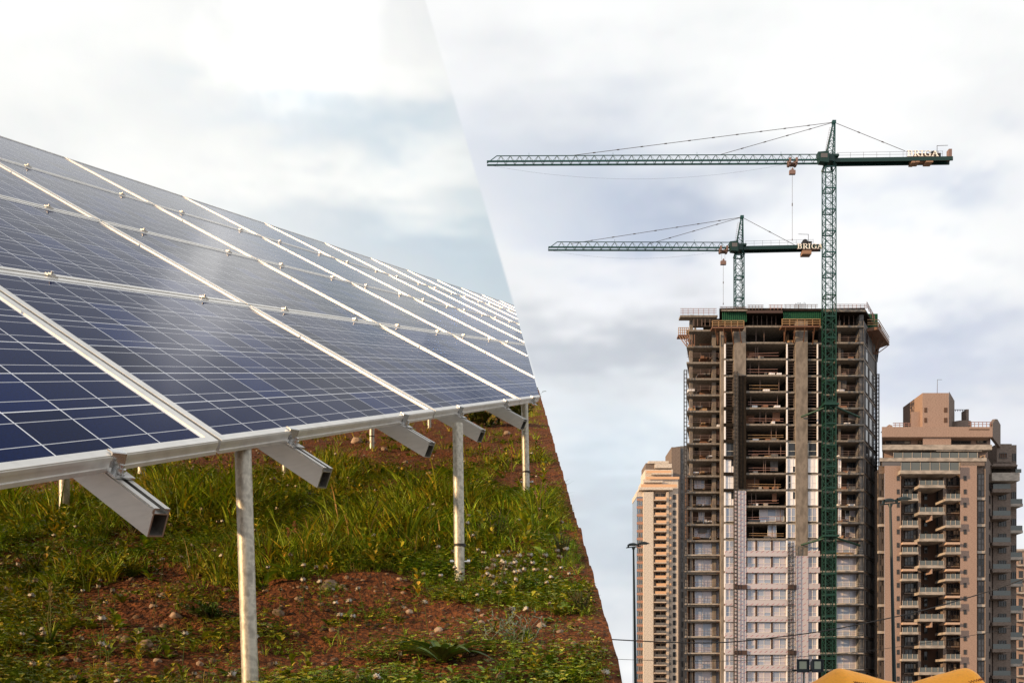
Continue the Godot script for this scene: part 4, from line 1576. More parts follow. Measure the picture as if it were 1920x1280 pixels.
	var q1 := Vector3(fx(1668, 9), 0, -(bD + 9)) - bO
	var q2 := Vector3(fx(1640, 12), 0, -(bD + 12)) - bO
	rp.prism(PackedVector2Array([Vector2(q0.x, q0.z), Vector2(fx(1648, 1.0) - bO.x, -1.0), Vector2(q1.x, q1.z), Vector2(q2.x, q2.z)]), fy(632, 5), fy(626, 5))
	var rpo := put("work_platform", rp.mesh(), M.orange_paint)
	var rr := MB.new()
	for y in [612.0, 617.0, 621.0]:
		var e0 := Vector3(fx(1627, 1.0), fy(y - 5, 3), -(bD + 1.0)) - bO
		var e1 := Vector3(fx(1648, 1.0), fy(y - 5, 3), -(bD + 1.0)) - bO
		var e2 := Vector3(q1.x, fy(y + 6, 5), q1.z)
		rr.bar(e0, e1, 0.1, 0.1)
		rr.bar(e1, e2, 0.1, 0.1)
	put("guard_rail", rr.mesh(), M.timber, rpo)
	var rb := MB.new()
	for k in 4:
		var a := q0.lerp(q1, 0.25 + k * 0.25)
		rb.bar(Vector3(a.x, fy(632, 5), a.z), Vector3(fx(1638 + k * 2, 8) - bO.x, fy(664, 8), -8.0), 0.16, 0.16)
	put("bracket", rb.mesh(), M.orange_paint, rpo)
	# handrails on the roof
	railing(1276, 1344, 578.5, 590, 1.2, 3, 7, M.red_rail, 0.08)
	railing(1350, 1400, 575, 580, -0.9, 2, 6, M.rail_steel, 0.08)
	railing(1402, 1432, 572, 580.5, -1.2, 3, 5, M.rail_steel, 0.08)
	railing(1442, 1469, 571.5, 580.5, -1.2, 3, 4, M.red_rail, 0.08)
	railing(1470, 1534, 571, 578, -0.8, 2, 8, M.rail_steel, 0.08)
	railing(1564, 1626, 570.5, 580, -0.9, 3, 8, M.red_rail, 0.08)
	var sr := MB.new()
	for y in [0.4, 0.8, 1.2]:
		sr.bar(Vector3(fx(1626, -0.8) - bO.x, fy(580.5) + y, 0.8), Vector3(fx(1653, 12) - bO.x, fy(581) + y, -12.0), 0.08, 0.08)
	for k in 9:
		var a := Vector3(fx(1626, -0.8) - bO.x, fy(580.5), 0.8).lerp(Vector3(fx(1653, 12) - bO.x, fy(581), -12.0), k / 8.0)
		sr.bar(a, a + Vector3(0, 1.2, 0), 0.07, 0.07)
	put("railing", sr.mesh(), M.red_rail)
	var st := MB.new()
	for k in 9:
		fadd(st, 1492.0 + k * 2.3, 1492.5 + k * 2.3, 566 + rng.randf() * 3, 578, 1.0, 1.1)
	put("starter_bars", st.mesh(), M.dark_steel)
	# ---- goods that stand on the floors
	var goods := [
		[1445, 1454, 693.5, 3, "white_block_pallet", "left one of two white pallets of blocks on an upper floor", "pallet"], [1457.5, 1466.5, 693.5, 3, "white_block_pallet", "right one of two white pallets of blocks on an upper floor", "pallet"],
		[1478.5, 1487.5, 631, 1, "timber_crate", "orange crate under the right platform near the tower's top", "crate"], [1525, 1534, 632, 1, "timber_crate", "brown crate beside the crane near the tower's top", "crate"], [1607, 1615, 635, 1, "timber_crate", "orange crate on the top right balcony", "crate"],
		[1295, 1305, 730, 5, "timber_crate", "yellow crate at the left end of a balcony full of crates", "crate"], [1315, 1326, 730, 5, "timber_crate", "yellow crate right of its twin on the left balconies", "crate"], [1345, 1356, 759, 6, "white_block_pallet", "white pallet of blocks on a left balcony beside the window strip", "pallet"],
		[1432, 1444, 729.5, 4, "white_block_pallet", "low white bundle on a middle floor", "pallet"], [1411, 1421, 758, 5, "white_block_pallet", "pale sacks on a middle floor at left", "sacks"], [1453, 1464, 758, 5, "white_block_pallet", "turquoise sheeting bundle on a middle floor at right", "bundle"],
		[1572, 1602, 1062, 14, "timber_stack", "stack of orange boards on a lower right balcony", "timber stack"],
	]
	for g in goods:
		var vf: float = floor_v(g[3]) - 3.4
		var h: float = 6.5 if g[6] != "timber stack" else 6.0
		var z: float = 2.6 if g[0] < 1357 else 0.8
		var mm: Material = M.white_film if g[4] == "white_block_pallet" else M.timber
		var o := Vector3((fx(g[0], z) + fx(g[1], z)) / 2, fy(vf), -(bD + z + 0.5))
		var w := fx(g[1], z) - fx(g[0], z)
		var hh := h * 0.105
		var b := MB.new()
		var n := 3
		for k in n:
			b.box(Vector3(w * ((k + 0.5) / n - 0.5), 0.12 + (hh - 0.12) / 2, 0), Vector3(w / n - 0.04, hh - 0.14, 0.8))
		var th := thing(g[4], o, g[5], g[6])
		put("goods", b.mesh(), mm, th)
		var s := MB.new()
		for k in 3:
			s.box(Vector3(w * (k - 1) * 0.4, 0.05, 0), Vector3(0.12, 0.1, 0.8))
		put("pallet_base", s.mesh(), M.timber, th)


# ------------------------------------------------------------------ apartment house on the right
func build_apartments() -> void:
	begin("apartment_house", 177.0, 1755.0, "pinkish stone apartment high-rise with stepped penthouse and a column of balconies", "apartment building")
	var fh := 25.05
	var dg := [M.dark_glass, M.dark_glass, M.mid_glass, M.dark_glass, M.curtain_glass]
	# body: two stone piers, recessed middle, side wings
	fp("pier_wall", 1659, 1690, 873, 1313, 0.0, 6.0, M.pink_stone)
	fp("pier_wall", 1801, 1832.5, 873, 1313, 0.0, 6.0, M.pink_stone)
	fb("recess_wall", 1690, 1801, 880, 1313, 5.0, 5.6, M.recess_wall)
	fp("pier_wall", 1722, 1727.5, 886, 1313, 1.4, 4.9, M.grey_stone)
	fp("pier_wall", 1769, 1774.5, 886, 1313, 1.4, 4.9, M.grey_stone)
	fp("core_wall", 1692, 1846, 812, 1313, 6.1, 26.0, M.grey_stone)
	fp("corner_wall", 1832.6, 1848.5, 873, 1313, 1.2, 6.0, M.grey_stone)
	fp("corner_wall", 1648, 1658.8, 873, 1313, 1.2, 6.0, M.grey_stone)
	# the fin and the shaded flank that runs back on the right
	var fl := MB.new()
	var c0 := Vector2(fx(1848.6, 0.8) - bO.x, -0.8)
	var c1 := Vector2(fx(1862, 10) - bO.x, -10.0)
	fl.prism(PackedVector2Array([c0, c1, c1 + Vector2(-1.0, -0.4), c0 + Vector2(-0.6, -1.0)]), 0.0, fy(850))
	put("side_wall", fl.mesh(), M.grey_stone)
	for k in 17:
		var v0 := 890.0 + fh * k
		# small square windows on both piers
		win(1682, 1687, v0 + 2, v0 + 11, -0.03, [], [0.5], M.dark_frame, [M.dark_glass], 0.1)
		win(1807.5, 1813, v0 + 2, v0 + 11, -0.03, [], [0.5], M.dark_frame, [M.dark_glass], 0.1)
		# slot windows of the shaded flank
		var a := c0.lerp(c1, 0.55)
		var dir := (c1 - c0).normalized()
		var sw := MB.new()
		sw.bar(Vector3(dir.x, 0, dir.y) * -0.9, Vector3(dir.x, 0, dir.y) * 0.9, 0.14, 1.5)
		put("window", sw.mesh(), M.dark_glass, bN, Vector3(a.x + 0.05, fy(v0 + 10), a.y))
		if v0 > 1300.0:
			continue
		# tall corner windows, two floors to a bay
		if k % 2 == 0:
			for e in [[1834, 1847.8], [1648.5, 1658]]:
				win(e[0], e[1], v0 - 2, v0 + 41, 1.1, [0.5], [0.22, 0.5, 0.72], M.dark_frame, [M.mid_glass, M.dark_glass, M.mid_glass], 0.14)
				fb("spandrel", e[0] - 0.6, e[1] + 0.6, v0 + 42, v0 + 47, 0.6, 1.15, M.pale_render)
		# middle recess: balconies on every other floor, flanking ones on the floors between
		var centre := k % 2 == 0
		if centre:
			fb("balcony_slab", 1724, 1772, v0 + 19.0, v0 + 24.2, -0.6, 4.9, M.pale_render)
			var gl := fb("balustrade", 1725, 1771, v0 + 10.5, v0 + 19, -0.5, -0.44, M.balustrade_glass)
			gl.set_meta("label", "dark glass balustrade")
			for u in [1725, 1736.5, 1748, 1759.5, 1770]:
				fb("baluster", u, u + 0.8, v0 + 10, v0 + 19, -0.6, -0.52, M.pale_render)
		for e in [[1692.5, 1722, 1697, 1719], [1774.5, 1802, 1777.5, 1799]]:
			if not centre:
				fb("balcony_slab", e[0] - 1, e[1] + 1, v0 + 19.0, v0 + 23.4, -1.0, 3.4, M.pale_render)
				fb("balustrade", e[0], e[1], v0 + 10.5, v0 + 19, -0.9, -0.84, M.balustrade_glass)
				for q in 4:
					var uu: float = lerpf(e[0], e[1] - 0.8, q / 3.0)
					fb("baluster", uu, uu + 0.8, v0 + 10, v0 + 19, -1.0, -0.92, M.pale_render)
				win(e[2], e[3], v0 + 1.5, v0 + 18, 2.6, [0.33, 0.66], [0.6], M.dark_frame, dg, 0.1)
				if rng.randf() < 0.55:
					var au := rng.randf_range(e[0] + 3, e[1] - 8)
					fb("air_conditioner" if rng.randf() < 0.5 else "balcony_plant_box", au, au + rng.randf_range(4, 7), v0 + rng.randf_range(12, 14), v0 + 18.9, 0.6, 1.4, [M.pale_render, M.awning, M.grey_concrete][rng.randi() % 3])
				if k in [5, 7, 11] or (k == 9 and e[0] > 1750):
					fb("awning", e[0] + 1, e[1] - 1, v0 + 1, v0 + 5, -0.7, 2.4, M.awning)
			else:
				win(e[2], e[3], v0 + 3, v0 + 20, 2.4, [0.25, 0.5, 0.75], [0.55], M.dark_frame, dg, 0.1)
				fb("sill", e[2] - 1, e[3] + 1, v0 + 20.5, v0 + 22.5, 2.0, 2.9, M.grey_stone)
			fb("bay_wall", e[0], e[1], v0 - 2.0, v0 + 1.4, 2.7, 4.9, M.grey_stone)
			fb("bay_wall", e[0], e[2] - 0.4, v0 + 1.5, v0 + 23.0, 2.7, 4.9, M.grey_stone)
			fb("bay_wall", e[3] + 0.4, e[1], v0 + 1.5, v0 + 23.0, 2.7, 4.9, M.grey_stone)
		win(1733, 1740, v0 + 5, v0 + 22, 4.8, [], [0.6], M.dark_frame, [M.dark_glass], 0.1)
		win(1756, 1765, v0 + 5, v0 + 22, 4.8, [0.5], [0.6], M.dark_frame, [M.dark_glass], 0.1)
		if k % 4 == 3:
			fb("divider", 1747, 1749, v0 - 6, v0 + 19 - 25.0 + 16.0, -0.4, 2.0, M.pink_stone)
	# penthouse steps
	fb("balcony_slab", 1689, 1801, 881.5, 888, -1.2, 6.0, M.pale_render)
	fb("balustrade", 1690, 1800, 867, 881.5, -1.1, -1.04, M.balustrade_glass)
	for q in 7:
		fb("baluster", 1690 + q * 18.2, 1690.8 + q * 18.2, 866.5, 881.5, -1.2, -1.12, M.pale_render)
	fb("parapet", 1655, 1689, 866, 874, 0.2, 0.6, M.mid_glass)
	fb("planter", 1802, 1847, 866, 873, 0.2, 1.2, M.grey_stone)
	win(1700, 1798, 868, 880, 3.0, [0.16, 0.33, 0.5, 0.66, 0.83], [], M.dark_frame, dg, 0.14)
	fp("terrace_wall", 1656, 1850, 864.5, 880.5, 3.2, 6.0, M.recess_wall)
	fp("terrace_slab", 1650, 1851, 858, 864.5, 0.4, 8.0, M.pale_render)
	fb("balustrade", 1676, 1835, 848.5, 858, 0.5, 0.56, M.balustrade_glass)
	for q in 10:
		fb("baluster", 1676 + q * 17.5, 1676.8 + q * 17.5, 848, 858, 0.4, 0.48, M.pale_render)
	fp("terrace_wall", 1658, 1853, 843.5, 857.8, 2.6, 8.0, M.pink_stone)
	win(1676, 1746, 845, 857, 2.5, [0.2, 0.4, 0.6, 0.8], [], M.dark_frame, dg, 0.14)
	win(1756, 1832, 846, 857, 2.5, [0.2, 0.4, 0.6, 0.8], [], M.dark_frame, dg, 0.14)
	fb("awning", 1757, 1842, 843.2, 845.6, 0.8, 2.4, M.pale_render)
	fp("terrace_slab", 1655, 1861, 833.5, 843, 0.6, 9.0, M.pale_render)
	fp("penthouse_wall", 1731, 1784, 819, 833.4, 1.6, 9.0, M.pink_stone)
	fp("penthouse_wall", 1660, 1858, 819, 833.4, 4.0, 9.0, M.pink_stone)
	win(1660, 1708, 820.5, 832.5, 3.8, [0.25, 0.5, 0.75], [0.5], M.dark_frame, dg, 0.14)
	win(1722, 1730, 824, 832.5, 3.8, [], [], M.dark_frame, dg, 0.14)
	win(1783, 1821, 820, 832.5, 3.8, [0.5], [0.6], M.dark_frame, dg, 0.14)
	win(1832, 1851, 822, 831, 3.8, [0.33, 0.66], [], M.dark_frame, dg, 0.14)
	fp("parapet_band", 1654, 1862, 800, 819, 1.2, 12.0, M.pink_stone)
	fb("parapet_groove", 1818, 1856, 804, 805.4, 1.12, 1.25, M.recess_wall)
	# roof fins at both ends
	var fin := MB.new()
	var q0 := Vector3(fx(1862.2, 1.4) - bO.x, 0, -1.4)
	var q1 := Vector3(fx(1877, 9) - bO.x, 0, -9.0)
	var top := [[0.0, 803.0], [0.35, 788.0], [0.6, 783.0], [1.0, 785.0]]
	for k in 3:
		var a0 := q0.lerp(q1, top[k][0])
		var a1 := q0.lerp(q1, top[k + 1][0])
		var wv := Vector3(-0.5, 0, -0.25)
		fin.block([Vector3(a0.x, fy(829, 5), a0.z), Vector3(a1.x, fy(829, 5), a1.z), Vector3(a1.x, fy(top[k + 1][1], 5), a1.z), Vector3(a0.x, fy(top[k][1], 5), a0.z), Vector3(a0.x, fy(829, 5), a0.z) + wv, Vector3(a1.x, fy(829, 5), a1.z) + wv, Vector3(a1.x, fy(top[k + 1][1], 5), a1.z) + wv, Vector3(a0.x, fy(top[k][1], 5), a0.z) + wv])
	put("roof_fin", fin.mesh(), M.grey_stone)
	var fin2 := MB.new()
	fin2.block([Vector3(fx(1655, 3) - bO.x, fy(800), -3), Vector3(fx(1674, 3) - bO.x, fy(800), -3), Vector3(fx(1674, 3) - bO.x, fy(789), -3), Vector3(fx(1668, 3) - bO.x, fy(787), -3), Vector3(fx(1655, 3) - bO.x, fy(800), -4), Vector3(fx(1674, 3) - bO.x, fy(800), -4), Vector3(fx(1674, 3) - bO.x, fy(789), -4), Vector3(fx(1668, 3) - bO.x, fy(787), -4)])
	put("roof_fin", fin2.mesh(), M.pink_stone)
	railing(1675, 1709, 793, 800, 1.4, 2, 4, M.red_rail, 0.1)
	railing(1817, 1862, 791, 800, 1.4, 2, 6, M.red_rail, 0.1)
	# lift tower, low block and curved stair block on the roof
	var lift := fb("lift_tower", 1730.5, 1780, 736.5, 800, 3.0, 12.0, M.pink_stone)
	for e in [[1734, 1739], [1771, 1777]]:
		for v in [764.0, 783.0]:
			fb("slot_window", e[0], e[1], v, v + 9, 2.94, 3.1, M.recess_wall, lift, lift.position)
	var shade := MB.new()
	shade.prism(PackedVector2Array([Vector2(fx(1780.2, 3.2) - bO.x, -3.2), Vector2(fx(1790.5, 9) - bO.x, -9.0), Vector2(fx(1780, 11.5) - bO.x, -11.5)]), fy(800), fy(739, 5))
	put("lift_tower_side", shade.mesh(), M.grey_stone)
	fp("roof_block", 1709, 1730.3, 772, 800, 4.0, 11.0, M.pink_stone)
	var cyl := MB.new()
	var cc := Vector3(fx(1799, 8) - bO.x, fy(800), -8.0)
	cyl.tube(cc, cc + Vector3(0, fy(771) - fy(800), 0), 2.3, 2.3, 28)
	put("stair_turret", cyl.mesh(), M.grey_stone)
	fb("turret_wall", 1812.5, 1817.5, 767, 800, 7.0, 9.0, M.grey_stone)
	railing(1790, 1812, 768, 771, 8.0, 1, 5, M.dark_steel, 0.1)
	var mast := MB.new()
	mast.tube(Vector3(fx(1758, 5) - bO.x, fy(737), -5), Vector3(fx(1758, 5) - bO.x, fy(724), -5), 0.12, 0.1, 6)
	mast.tube(Vector3(fx(1758, 5) - bO.x, fy(724), -5), Vector3(fx(1758.5, 5) - bO.x, fy(694.5), -5), 0.06, 0.04, 6)
	mast.bar(Vector3(fx(1758.5, 5) - bO.x, fy(695), -5), Vector3(fx(1767, 5) - bO.x, fy(695), -5), 0.05, 0.05)
	put("antenna", mast.mesh(), M.cable)
	# shaded wing further right
	fb("wing_wall", 1863, 1896, 868, 1313, 9.0, 24.0, M.grey_stone)
	fb("wing_wall", 1896.3, 1907, 866, 1313, 12.0, 24.0, M.grey_stone)
	var wb := fb("wing_top", 1870, 1898, 832, 866.5, 9.5, 20.0, M.grey_stone)
	fb("wing_top", 1898.3, 1907, 834, 866.5, 12.0, 20.0, M.grey_stone)
	win(1875, 1889, 849, 859, 9.4, [0.33, 0.66], [], M.dark_frame, [M.mid_glass, M.recess_wall], 0.12)
	for u in [1899.5, 1902.5, 1905]:
		fb("slot_window", u, u + 1.5, 850, 864, 11.9, 12.1, M.dark_glass, wb, wb.position)
	fb("canopy", 1861, 1909, 871, 873.5, 6.5, 12.0, M.grey_stone)
	fb("wing_recess", 1861.5, 1908, 874, 884, 8.6, 9.0, M.shaded_plaster)
	fb("balcony_slab", 1861, 1913, 886, 901, 5.0, 14.0, M.pale_render)
	fb("balustrade", 1905, 1916, 879, 886, 8.0, 8.1, M.balustrade_glass)
	for k in 9:
		var v := 918.0 + 50.0 * k
		fb("balcony_slab", 1862, 1897, v - 2, v + 4.5, 6.0, 9.0, M.grey_stone)
		fb("balustrade", 1863, 1896, v - 11, v - 2, 6.1, 6.2, M.balustrade_glass)
		fb("balcony_slab", 1895, 1919, v + 26, v + 31, 10.0, 14.0, M.pale_render)
		fb("balustrade", 1896, 1918, v + 17, v + 26, 10.1, 10.2, M.balustrade_glass)
		win(1873, 1888, v - 18, v - 4, 8.9, [0.33, 0.66], [], M.dark_frame, [M.dark_glass], 0.12)
		win(1873, 1888, v + 8, v + 19, 8.9, [0.33, 0.66], [], M.dark_frame, [M.dark_glass], 0.12)
		win(1898, 1906, v + 4, v + 20, 11.9, [0.5], [], M.dark_frame, [M.dark_glass], 0.12)
	# house behind it at the picture's right edge
	begin("stone_house", 320.0, 1945.0, "pale pink building half hidden at the right edge behind the apartment tower", "apartment building")
	fb("wall", 1908, 1985, 1032, 1305, 0.0, 20.0, M.pink_stone)
	fb("parapet", 1906.5, 1987, 1029, 1033, -0.4, 20.4, M.pale_render)
	for k in 10:
		var v := 1040.0 + 26.0 * k
		fb("balcony_slab", 1906, 1930, v + 18, v + 21, -1.5, -0.02, M.pale_render)
		win(1911, 1919, v + 4, v + 17, -0.04, [0.5], [], M.dark_frame, dg, 0.12)
		win(1940, 1952, v + 4, v + 17, -0.04, [0.5], [], M.dark_frame, dg, 0.12)


# ------------------------------------------------------------------ slim tower on the left of the building site
func build_far_tower() -> void:
	begin("slim_tower", 330.0, 1240.0, "slim distant apartment tower with balconies tinted amber for low sun and stepped top left of the concrete tower", "apartment building")
	var fh := 14.75
	fb("glass_flank", 1194.5, 1207, 931, 1308, 1.5, 14.0, M.blue_glass)
	fb("flank_cap", 1194, 1208, 922, 931, 1.4, 14.0, M.cream_stone)
	fb("pier_wall", 1207, 1225.5, 922, 1308, 0.0, 16.0, M.cream_stone)
	fb("rear_wall", 1225.6, 1262, 922, 1308, 3.0, 18.0, M.peach_stone)
	fb("rib_wall", 1250, 1254.5, 922, 1308, 0.2, 3.0, M.peach_stone)
	fb("right_wall", 1255, 1272, 915, 1308, 1.2, 18.0, M.peach_stone)
	for k in 26:
		var v := 924.0 + fh * k
		fb("balcony_slab", 1227, 1250, v + 12.0, v + 14.0, -0.6, 2.98, M.peach_stone)
		# the balcony fronts: low sun on the upper ones is painted in amber
		fb("balcony_front", 1229 + (k % 2) * 2, 1249.8, v + 7.0, v + 12.0, -0.5, -0.35, M.sun_tinted_panel if k < 13 else M.grey_concrete)
		win(1230, 1238, v + 2, v + 11, 2.9, [0.5], [], M.dark_frame, [M.dark_glass, M.mid_glass, M.curtain_glass], 0.14)
		win(1240, 1247, v + 2, v + 11, 2.9, [0.5], [], M.dark_frame, [M.dark_glass, M.mid_glass], 0.14)
		fb("balcony_front", 1254.7, 1259, v + 7, v + 12.5, 0.4, 0.6, M.sun_tinted_panel if k < 13 else M.grey_concrete)
		win(1262, 1267.5, v + 3, v + 12, 1.12, [], [], M.dark_frame, [M.dark_glass], 0.14)
		if k < 25:
			fb("floor_band", 1194.2, 1206.8, v + 10, v + 14.4, 1.3, 1.52, M.rose_band)
			win(1197, 1205, v + 15, v + 24, 1.4, [0.5], [], M.pale_render, [M.blue_glass, M.mid_glass], 0.14)
	# stepped top
	fb("terrace_slab", 1199, 1262, 913, 918, -0.6, 12.0, M.cream_stone)
	fb("balcony_front", 1202, 1270, 907.5, 913, -0.4, -0.2, M.sun_tinted_panel)
	fb("terrace_wall", 1206, 1272, 898, 916, 2.0, 14.0, M.cream_stone)
	fb("terrace_slab", 1208, 1243, 901, 904, 0.5, 12.0, M.cream_stone)
	fb("balcony_front", 1211, 1274, 893.5, 898, 1.0, 1.2, M.sun_tinted_panel)
	fb("terrace_wall", 1210, 1262, 880, 898, 2.8, 14.0, M.cream_stone)
	fb("terrace_slab", 1222, 1260, 886.5, 889, 1.2, 12.0, M.cream_stone)
	fb("balcony_front", 1212, 1259, 882, 886.5, 1.4, 1.6, M.sun_tinted_panel)
	fb("penthouse", 1211, 1259, 868, 881, 3.0, 14.0, M.grey_stone)
	fb("roof_slab", 1216, 1254, 864, 868.5, 2.4, 13.0, M.cream_stone)
	fb("cornice", 1228, 1260, 869, 877, 2.2, 3.0, M.cream_stone)
	# a second block stands behind it
	begin("grey_block", 345.0, 1272.0, "grey pink block with rounded top squeezed between the slim tower and the concrete tower", "apartment building")
	fb("wall", 1259.5, 1276, 838, 1308, 0.0, 14.0, M.grey_stone)
	fb("wall", 1276.2, 1300, 836, 1308, 0.6, 14.0, M.grey_concrete)
	var cap := MB.new()
	cap.tube(Vector3(fx(1274, 6) - bO.x, fy(838.5), -6), Vector3(fx(1274, 6) - bO.x, fy(833), -6), 3.4, 3.2, 24)
	put("round_cap", cap.mesh(), M.dark_steel)
	for k in 24:
		win(1278, 1283, 850.0 + 18.5 * k, 862.0 + 18.5 * k, 0.55, [0.5], [], M.dark_frame, [M.dark_glass, M.mid_glass], 0.14)


# ------------------------------------------------------------------ tower cranes
func mast_mesh(w: float, h: float) -> ArrayMesh:
	# one mast section standing on the origin
	var b := MB.new()
	var r := w / 2.0
	for x in [-r, r]:
		for z in [-r, r]:
			b.bar(Vector3(x, 0, z), Vector3(x, h, z), 0.17, 0.17)
	for side in 4:
		var turn := Basis(Vector3.UP, PI / 2 * side)
		var p := func(x: float, y: float) -> Vector3: return turn * Vector3(x, y, r)
		b.bar(p.call(-r, h - 0.12), p.call(r, h - 0.12), 0.12, 0.24)
		b.bar(p.call(-r, h * 0.5), p.call(r, h * 0.5), 0.07, 0.07)
		b.bar(p.call(-r, 0.2), p.call(r, 0.2), 0.07, 0.07)
		for k in 2:
			var y0 := 0.2 + k * (h * 0.5 - 0.2)
			var y1 := h * 0.5 + k * (h * 0.5 - 0.3)
			b.bar(p.call(-r, y0), p.call(r, y1), 0.07, 0.07)
			b.bar(p.call(r, y0), p.call(-r, y1), 0.07, 0.07)
	# ladder inside
	for k in 2:
		b.bar(Vector3(0.25 + k * 0.35, 0, 0.1), Vector3(0.25 + k * 0.35, h, 0.1), 0.05, 0.05)
	for k in 12:
		b.bar(Vector3(0.25, h * k / 12.0, 0.1), Vector3(0.6, h * k / 12.0, 0.1), 0.03, 0.03)
	return b.mesh()


func crane(label: String, d: float, uc: float, mw: float, v_base: float, v_mast: float, v_jib: float, u_tip: float, v_tip: float, u_tail: float, u_apex: float, v_apex: float, u_trolley: float, v_hook: float, pend: Array, letters: Array, weights: Array, up_dir: float) -> void:
	bD = d
	var k := d / F
	bO = Vector3(fx(uc), fy(v_base), -d)
	var c := thing("tower_crane", bO, label, "crane")
	bN = c
	var L := func(u: float, v: float, z := 0.0) -> Vector3: return Vector3((u - uc) * k, (v_base - v) * k, z)
	# mast
	var w := mw * k
	var h := (v_base - v_mast) * k
	var n := int(round(h / 4.15))
	var sec := mast_mesh(w * 0.86, h / n)
	for i in n:
		put("mast_section", sec, M.mast_green if bO.y + h / n * i < 75.0 else M.crane_green, c, Vector3(0, h / n * i, 0))
	# slewing ring and pyramid under it
	var top := h
	var s := MB.new()
	for x in [-1.0, 1.0]:
		for z in [-1.0, 1.0]:
			s.bar(Vector3(x * w * 0.43, top - 0.1, z * w * 0.43), Vector3(x * w * 0.2, top + 1.5, z * w * 0.2), 0.34, 0.34)
	s.tube(Vector3(0, top + 0.9, 0), Vector3(0, top + 1.7, 0), w * 0.5, w * 0.6, 18)
	s.box(Vector3(0, top + 1.95, 0), Vector3(w * 1.3, 0.4, w * 1.1))
	put("slewing_unit", s.mesh(), M.crane_dark, c)
	# cab on the jib side
	var cb := MB.new()
	cb.block([Vector3(-w * 1.05, top + 0.3, 0.7), Vector3(-w * 0.3, top + 0.1, 0.7), Vector3(-w * 0.3, top + 2.3, 0.7), Vector3(-w * 1.2, top + 2.1, 0.7), Vector3(-w * 1.05, top + 0.3, 2.0), Vector3(-w * 0.3, top + 0.1, 2.0), Vector3(-w * 0.3, top + 2.3, 2.0), Vector3(-w * 1.2, top + 2.1, 2.0)])
	var cab := put("cab", cb.mesh(), M.crane_dark, c)
	var cw := MB.new()
	cw.box(Vector3(-w * 0.7, top + 1.4, 2.02), Vector3(w * 0.55, 0.8, 0.03))
	put("pane", cw.mesh(), M.mid_glass, cab)
	# tower head, narrowing to the apex
	var hd := MB.new()
	var ax: Vector3 = L.call(u_apex, v_apex)
	var y0: float = L.call(0, v_jib).y
	var r0 := w * 0.36
	var cn := [Vector3(-r0, y0, -r0), Vector3(r0, y0, -r0), Vector3(r0, y0, r0), Vector3(-r0, y0, r0)]
	var ce := []
	for q in 4:
		var tip := ax + Vector3(0.18 * signf(cn[q].x), -0.25, 0.18 * signf(cn[q].z))
		ce.append(tip)
		hd.bar(cn[q], tip, 0.17, 0.17)
	for lv in 6:
		for q in 4:
			var a: Vector3 = cn[q].lerp(ce[q], lv / 6.0)
			var b: Vector3 = cn[(q + 1) % 4].lerp(ce[(q + 1) % 4], (lv + 1) / 6.0)
			hd.bar(a, b, 0.07, 0.07)
			hd.bar(cn[q].lerp(ce[q], (lv + 1) / 6.0), b, 0.07, 0.07)
	hd.box(ax, Vector3(0.7, 0.55, 0.6))
	put("tower_head", hd.mesh(), M.crane_green, c)
	var lad := MB.new()
	for q in 2:
		lad.bar(Vector3(-r0 - 0.5 + q * 0.35, y0, r0), Vector3(ax.x - 0.9 + q * 0.35, ax.y - 1.2, 0.2), 0.035, 0.035)
	for q in 14:
		var a := Vector3(-r0 - 0.5, y0, r0).lerp(Vector3(ax.x - 0.9, ax.y - 1.2, 0.2), q / 13.0)
		lad.bar(a, a + Vector3(0.35, 0, 0), 0.03, 0.03)
	put("ladder", lad.mesh(), M.rail_steel, c)
	# jib: two lower chords, one upper chord, lacing
	var jb := MB.new()
	var root: Vector3 = L.call(uc - mw * 0.5, v_jib)
	var tip2: Vector3 = L.call(u_tip, v_tip)
	var up := Vector3(0, 1.42, 0)
	var bw := 0.62
	for z in [-bw, bw]:
		jb.bar(root + Vector3(0, 0, z), tip2 + Vector3(0, 0, z), 0.18, 0.3)
	var panels := int(absf(tip2.x - root.x) / 1.78)
	var t_root := root.lerp(tip2, 0.012) + up
	var t_tip := root.lerp(tip2, 1.0 - 1.9 / absf(tip2.x - root.x)) + up
	jb.bar(t_root, t_tip, 0.12, 0.12)
	jb.bar(t_tip, tip2, 0.12, 0.12)
	jb.bar(t_root, root + Vector3(0, 0, 0), 0.12, 0.12)
	for q in panels:
		var a := root.lerp(tip2, float(q) / panels)
		var b := root.lerp(tip2, (q + 1.0) / panels)
		var m := root.lerp(tip2, (q + 0.5) / panels) + up
		if m.x < t_tip.x:
			continue
		for z in [-bw, bw]:
			jb.bar(a + Vector3(0, 0, z), m, 0.062, 0.062)
			jb.bar(m, b + Vector3(0, 0, z), 0.062, 0.062)
		jb.bar(a + Vector3(0, 0, -bw), a + Vector3(0, 0, bw), 0.08, 0.08)
		if q % 9 == 4:
			jb.bar(m, m + Vector3(0, 0.55, 0), 0.05, 0.05)
	put("jib", jb.mesh(), M.crane_green, c)
	# counter-jib deck with handrail
	var cj := MB.new()
	var tail: Vector3 = L.call(u_tail, v_jib - 3.0)
	var cr: Vector3 = L.call(uc + mw * 0.4, v_jib)
	for z in [-0.7, 0.7]:
		cj.bar(cr + Vector3(0, -0.1, z), tail + Vector3(0, -0.1, z), 0.2, 0.75)
	cj.bar(cr + Vector3(0, 0.3, 0), tail + Vector3(0, 0.3, 0), 1.3, 0.06)
	put("counter_jib", cj.mesh(), M.crane_dark if up_dir > 0 else M.crane_dark, c)
	var hr := MB.new()
	for q in 2:
		hr.bar(cr + Vector3(0.4, 0.8 + q * 0.5, 0.75), tail + Vector3(-2.0, 0.8 + q * 0.5, 0.75), 0.035, 0.035)
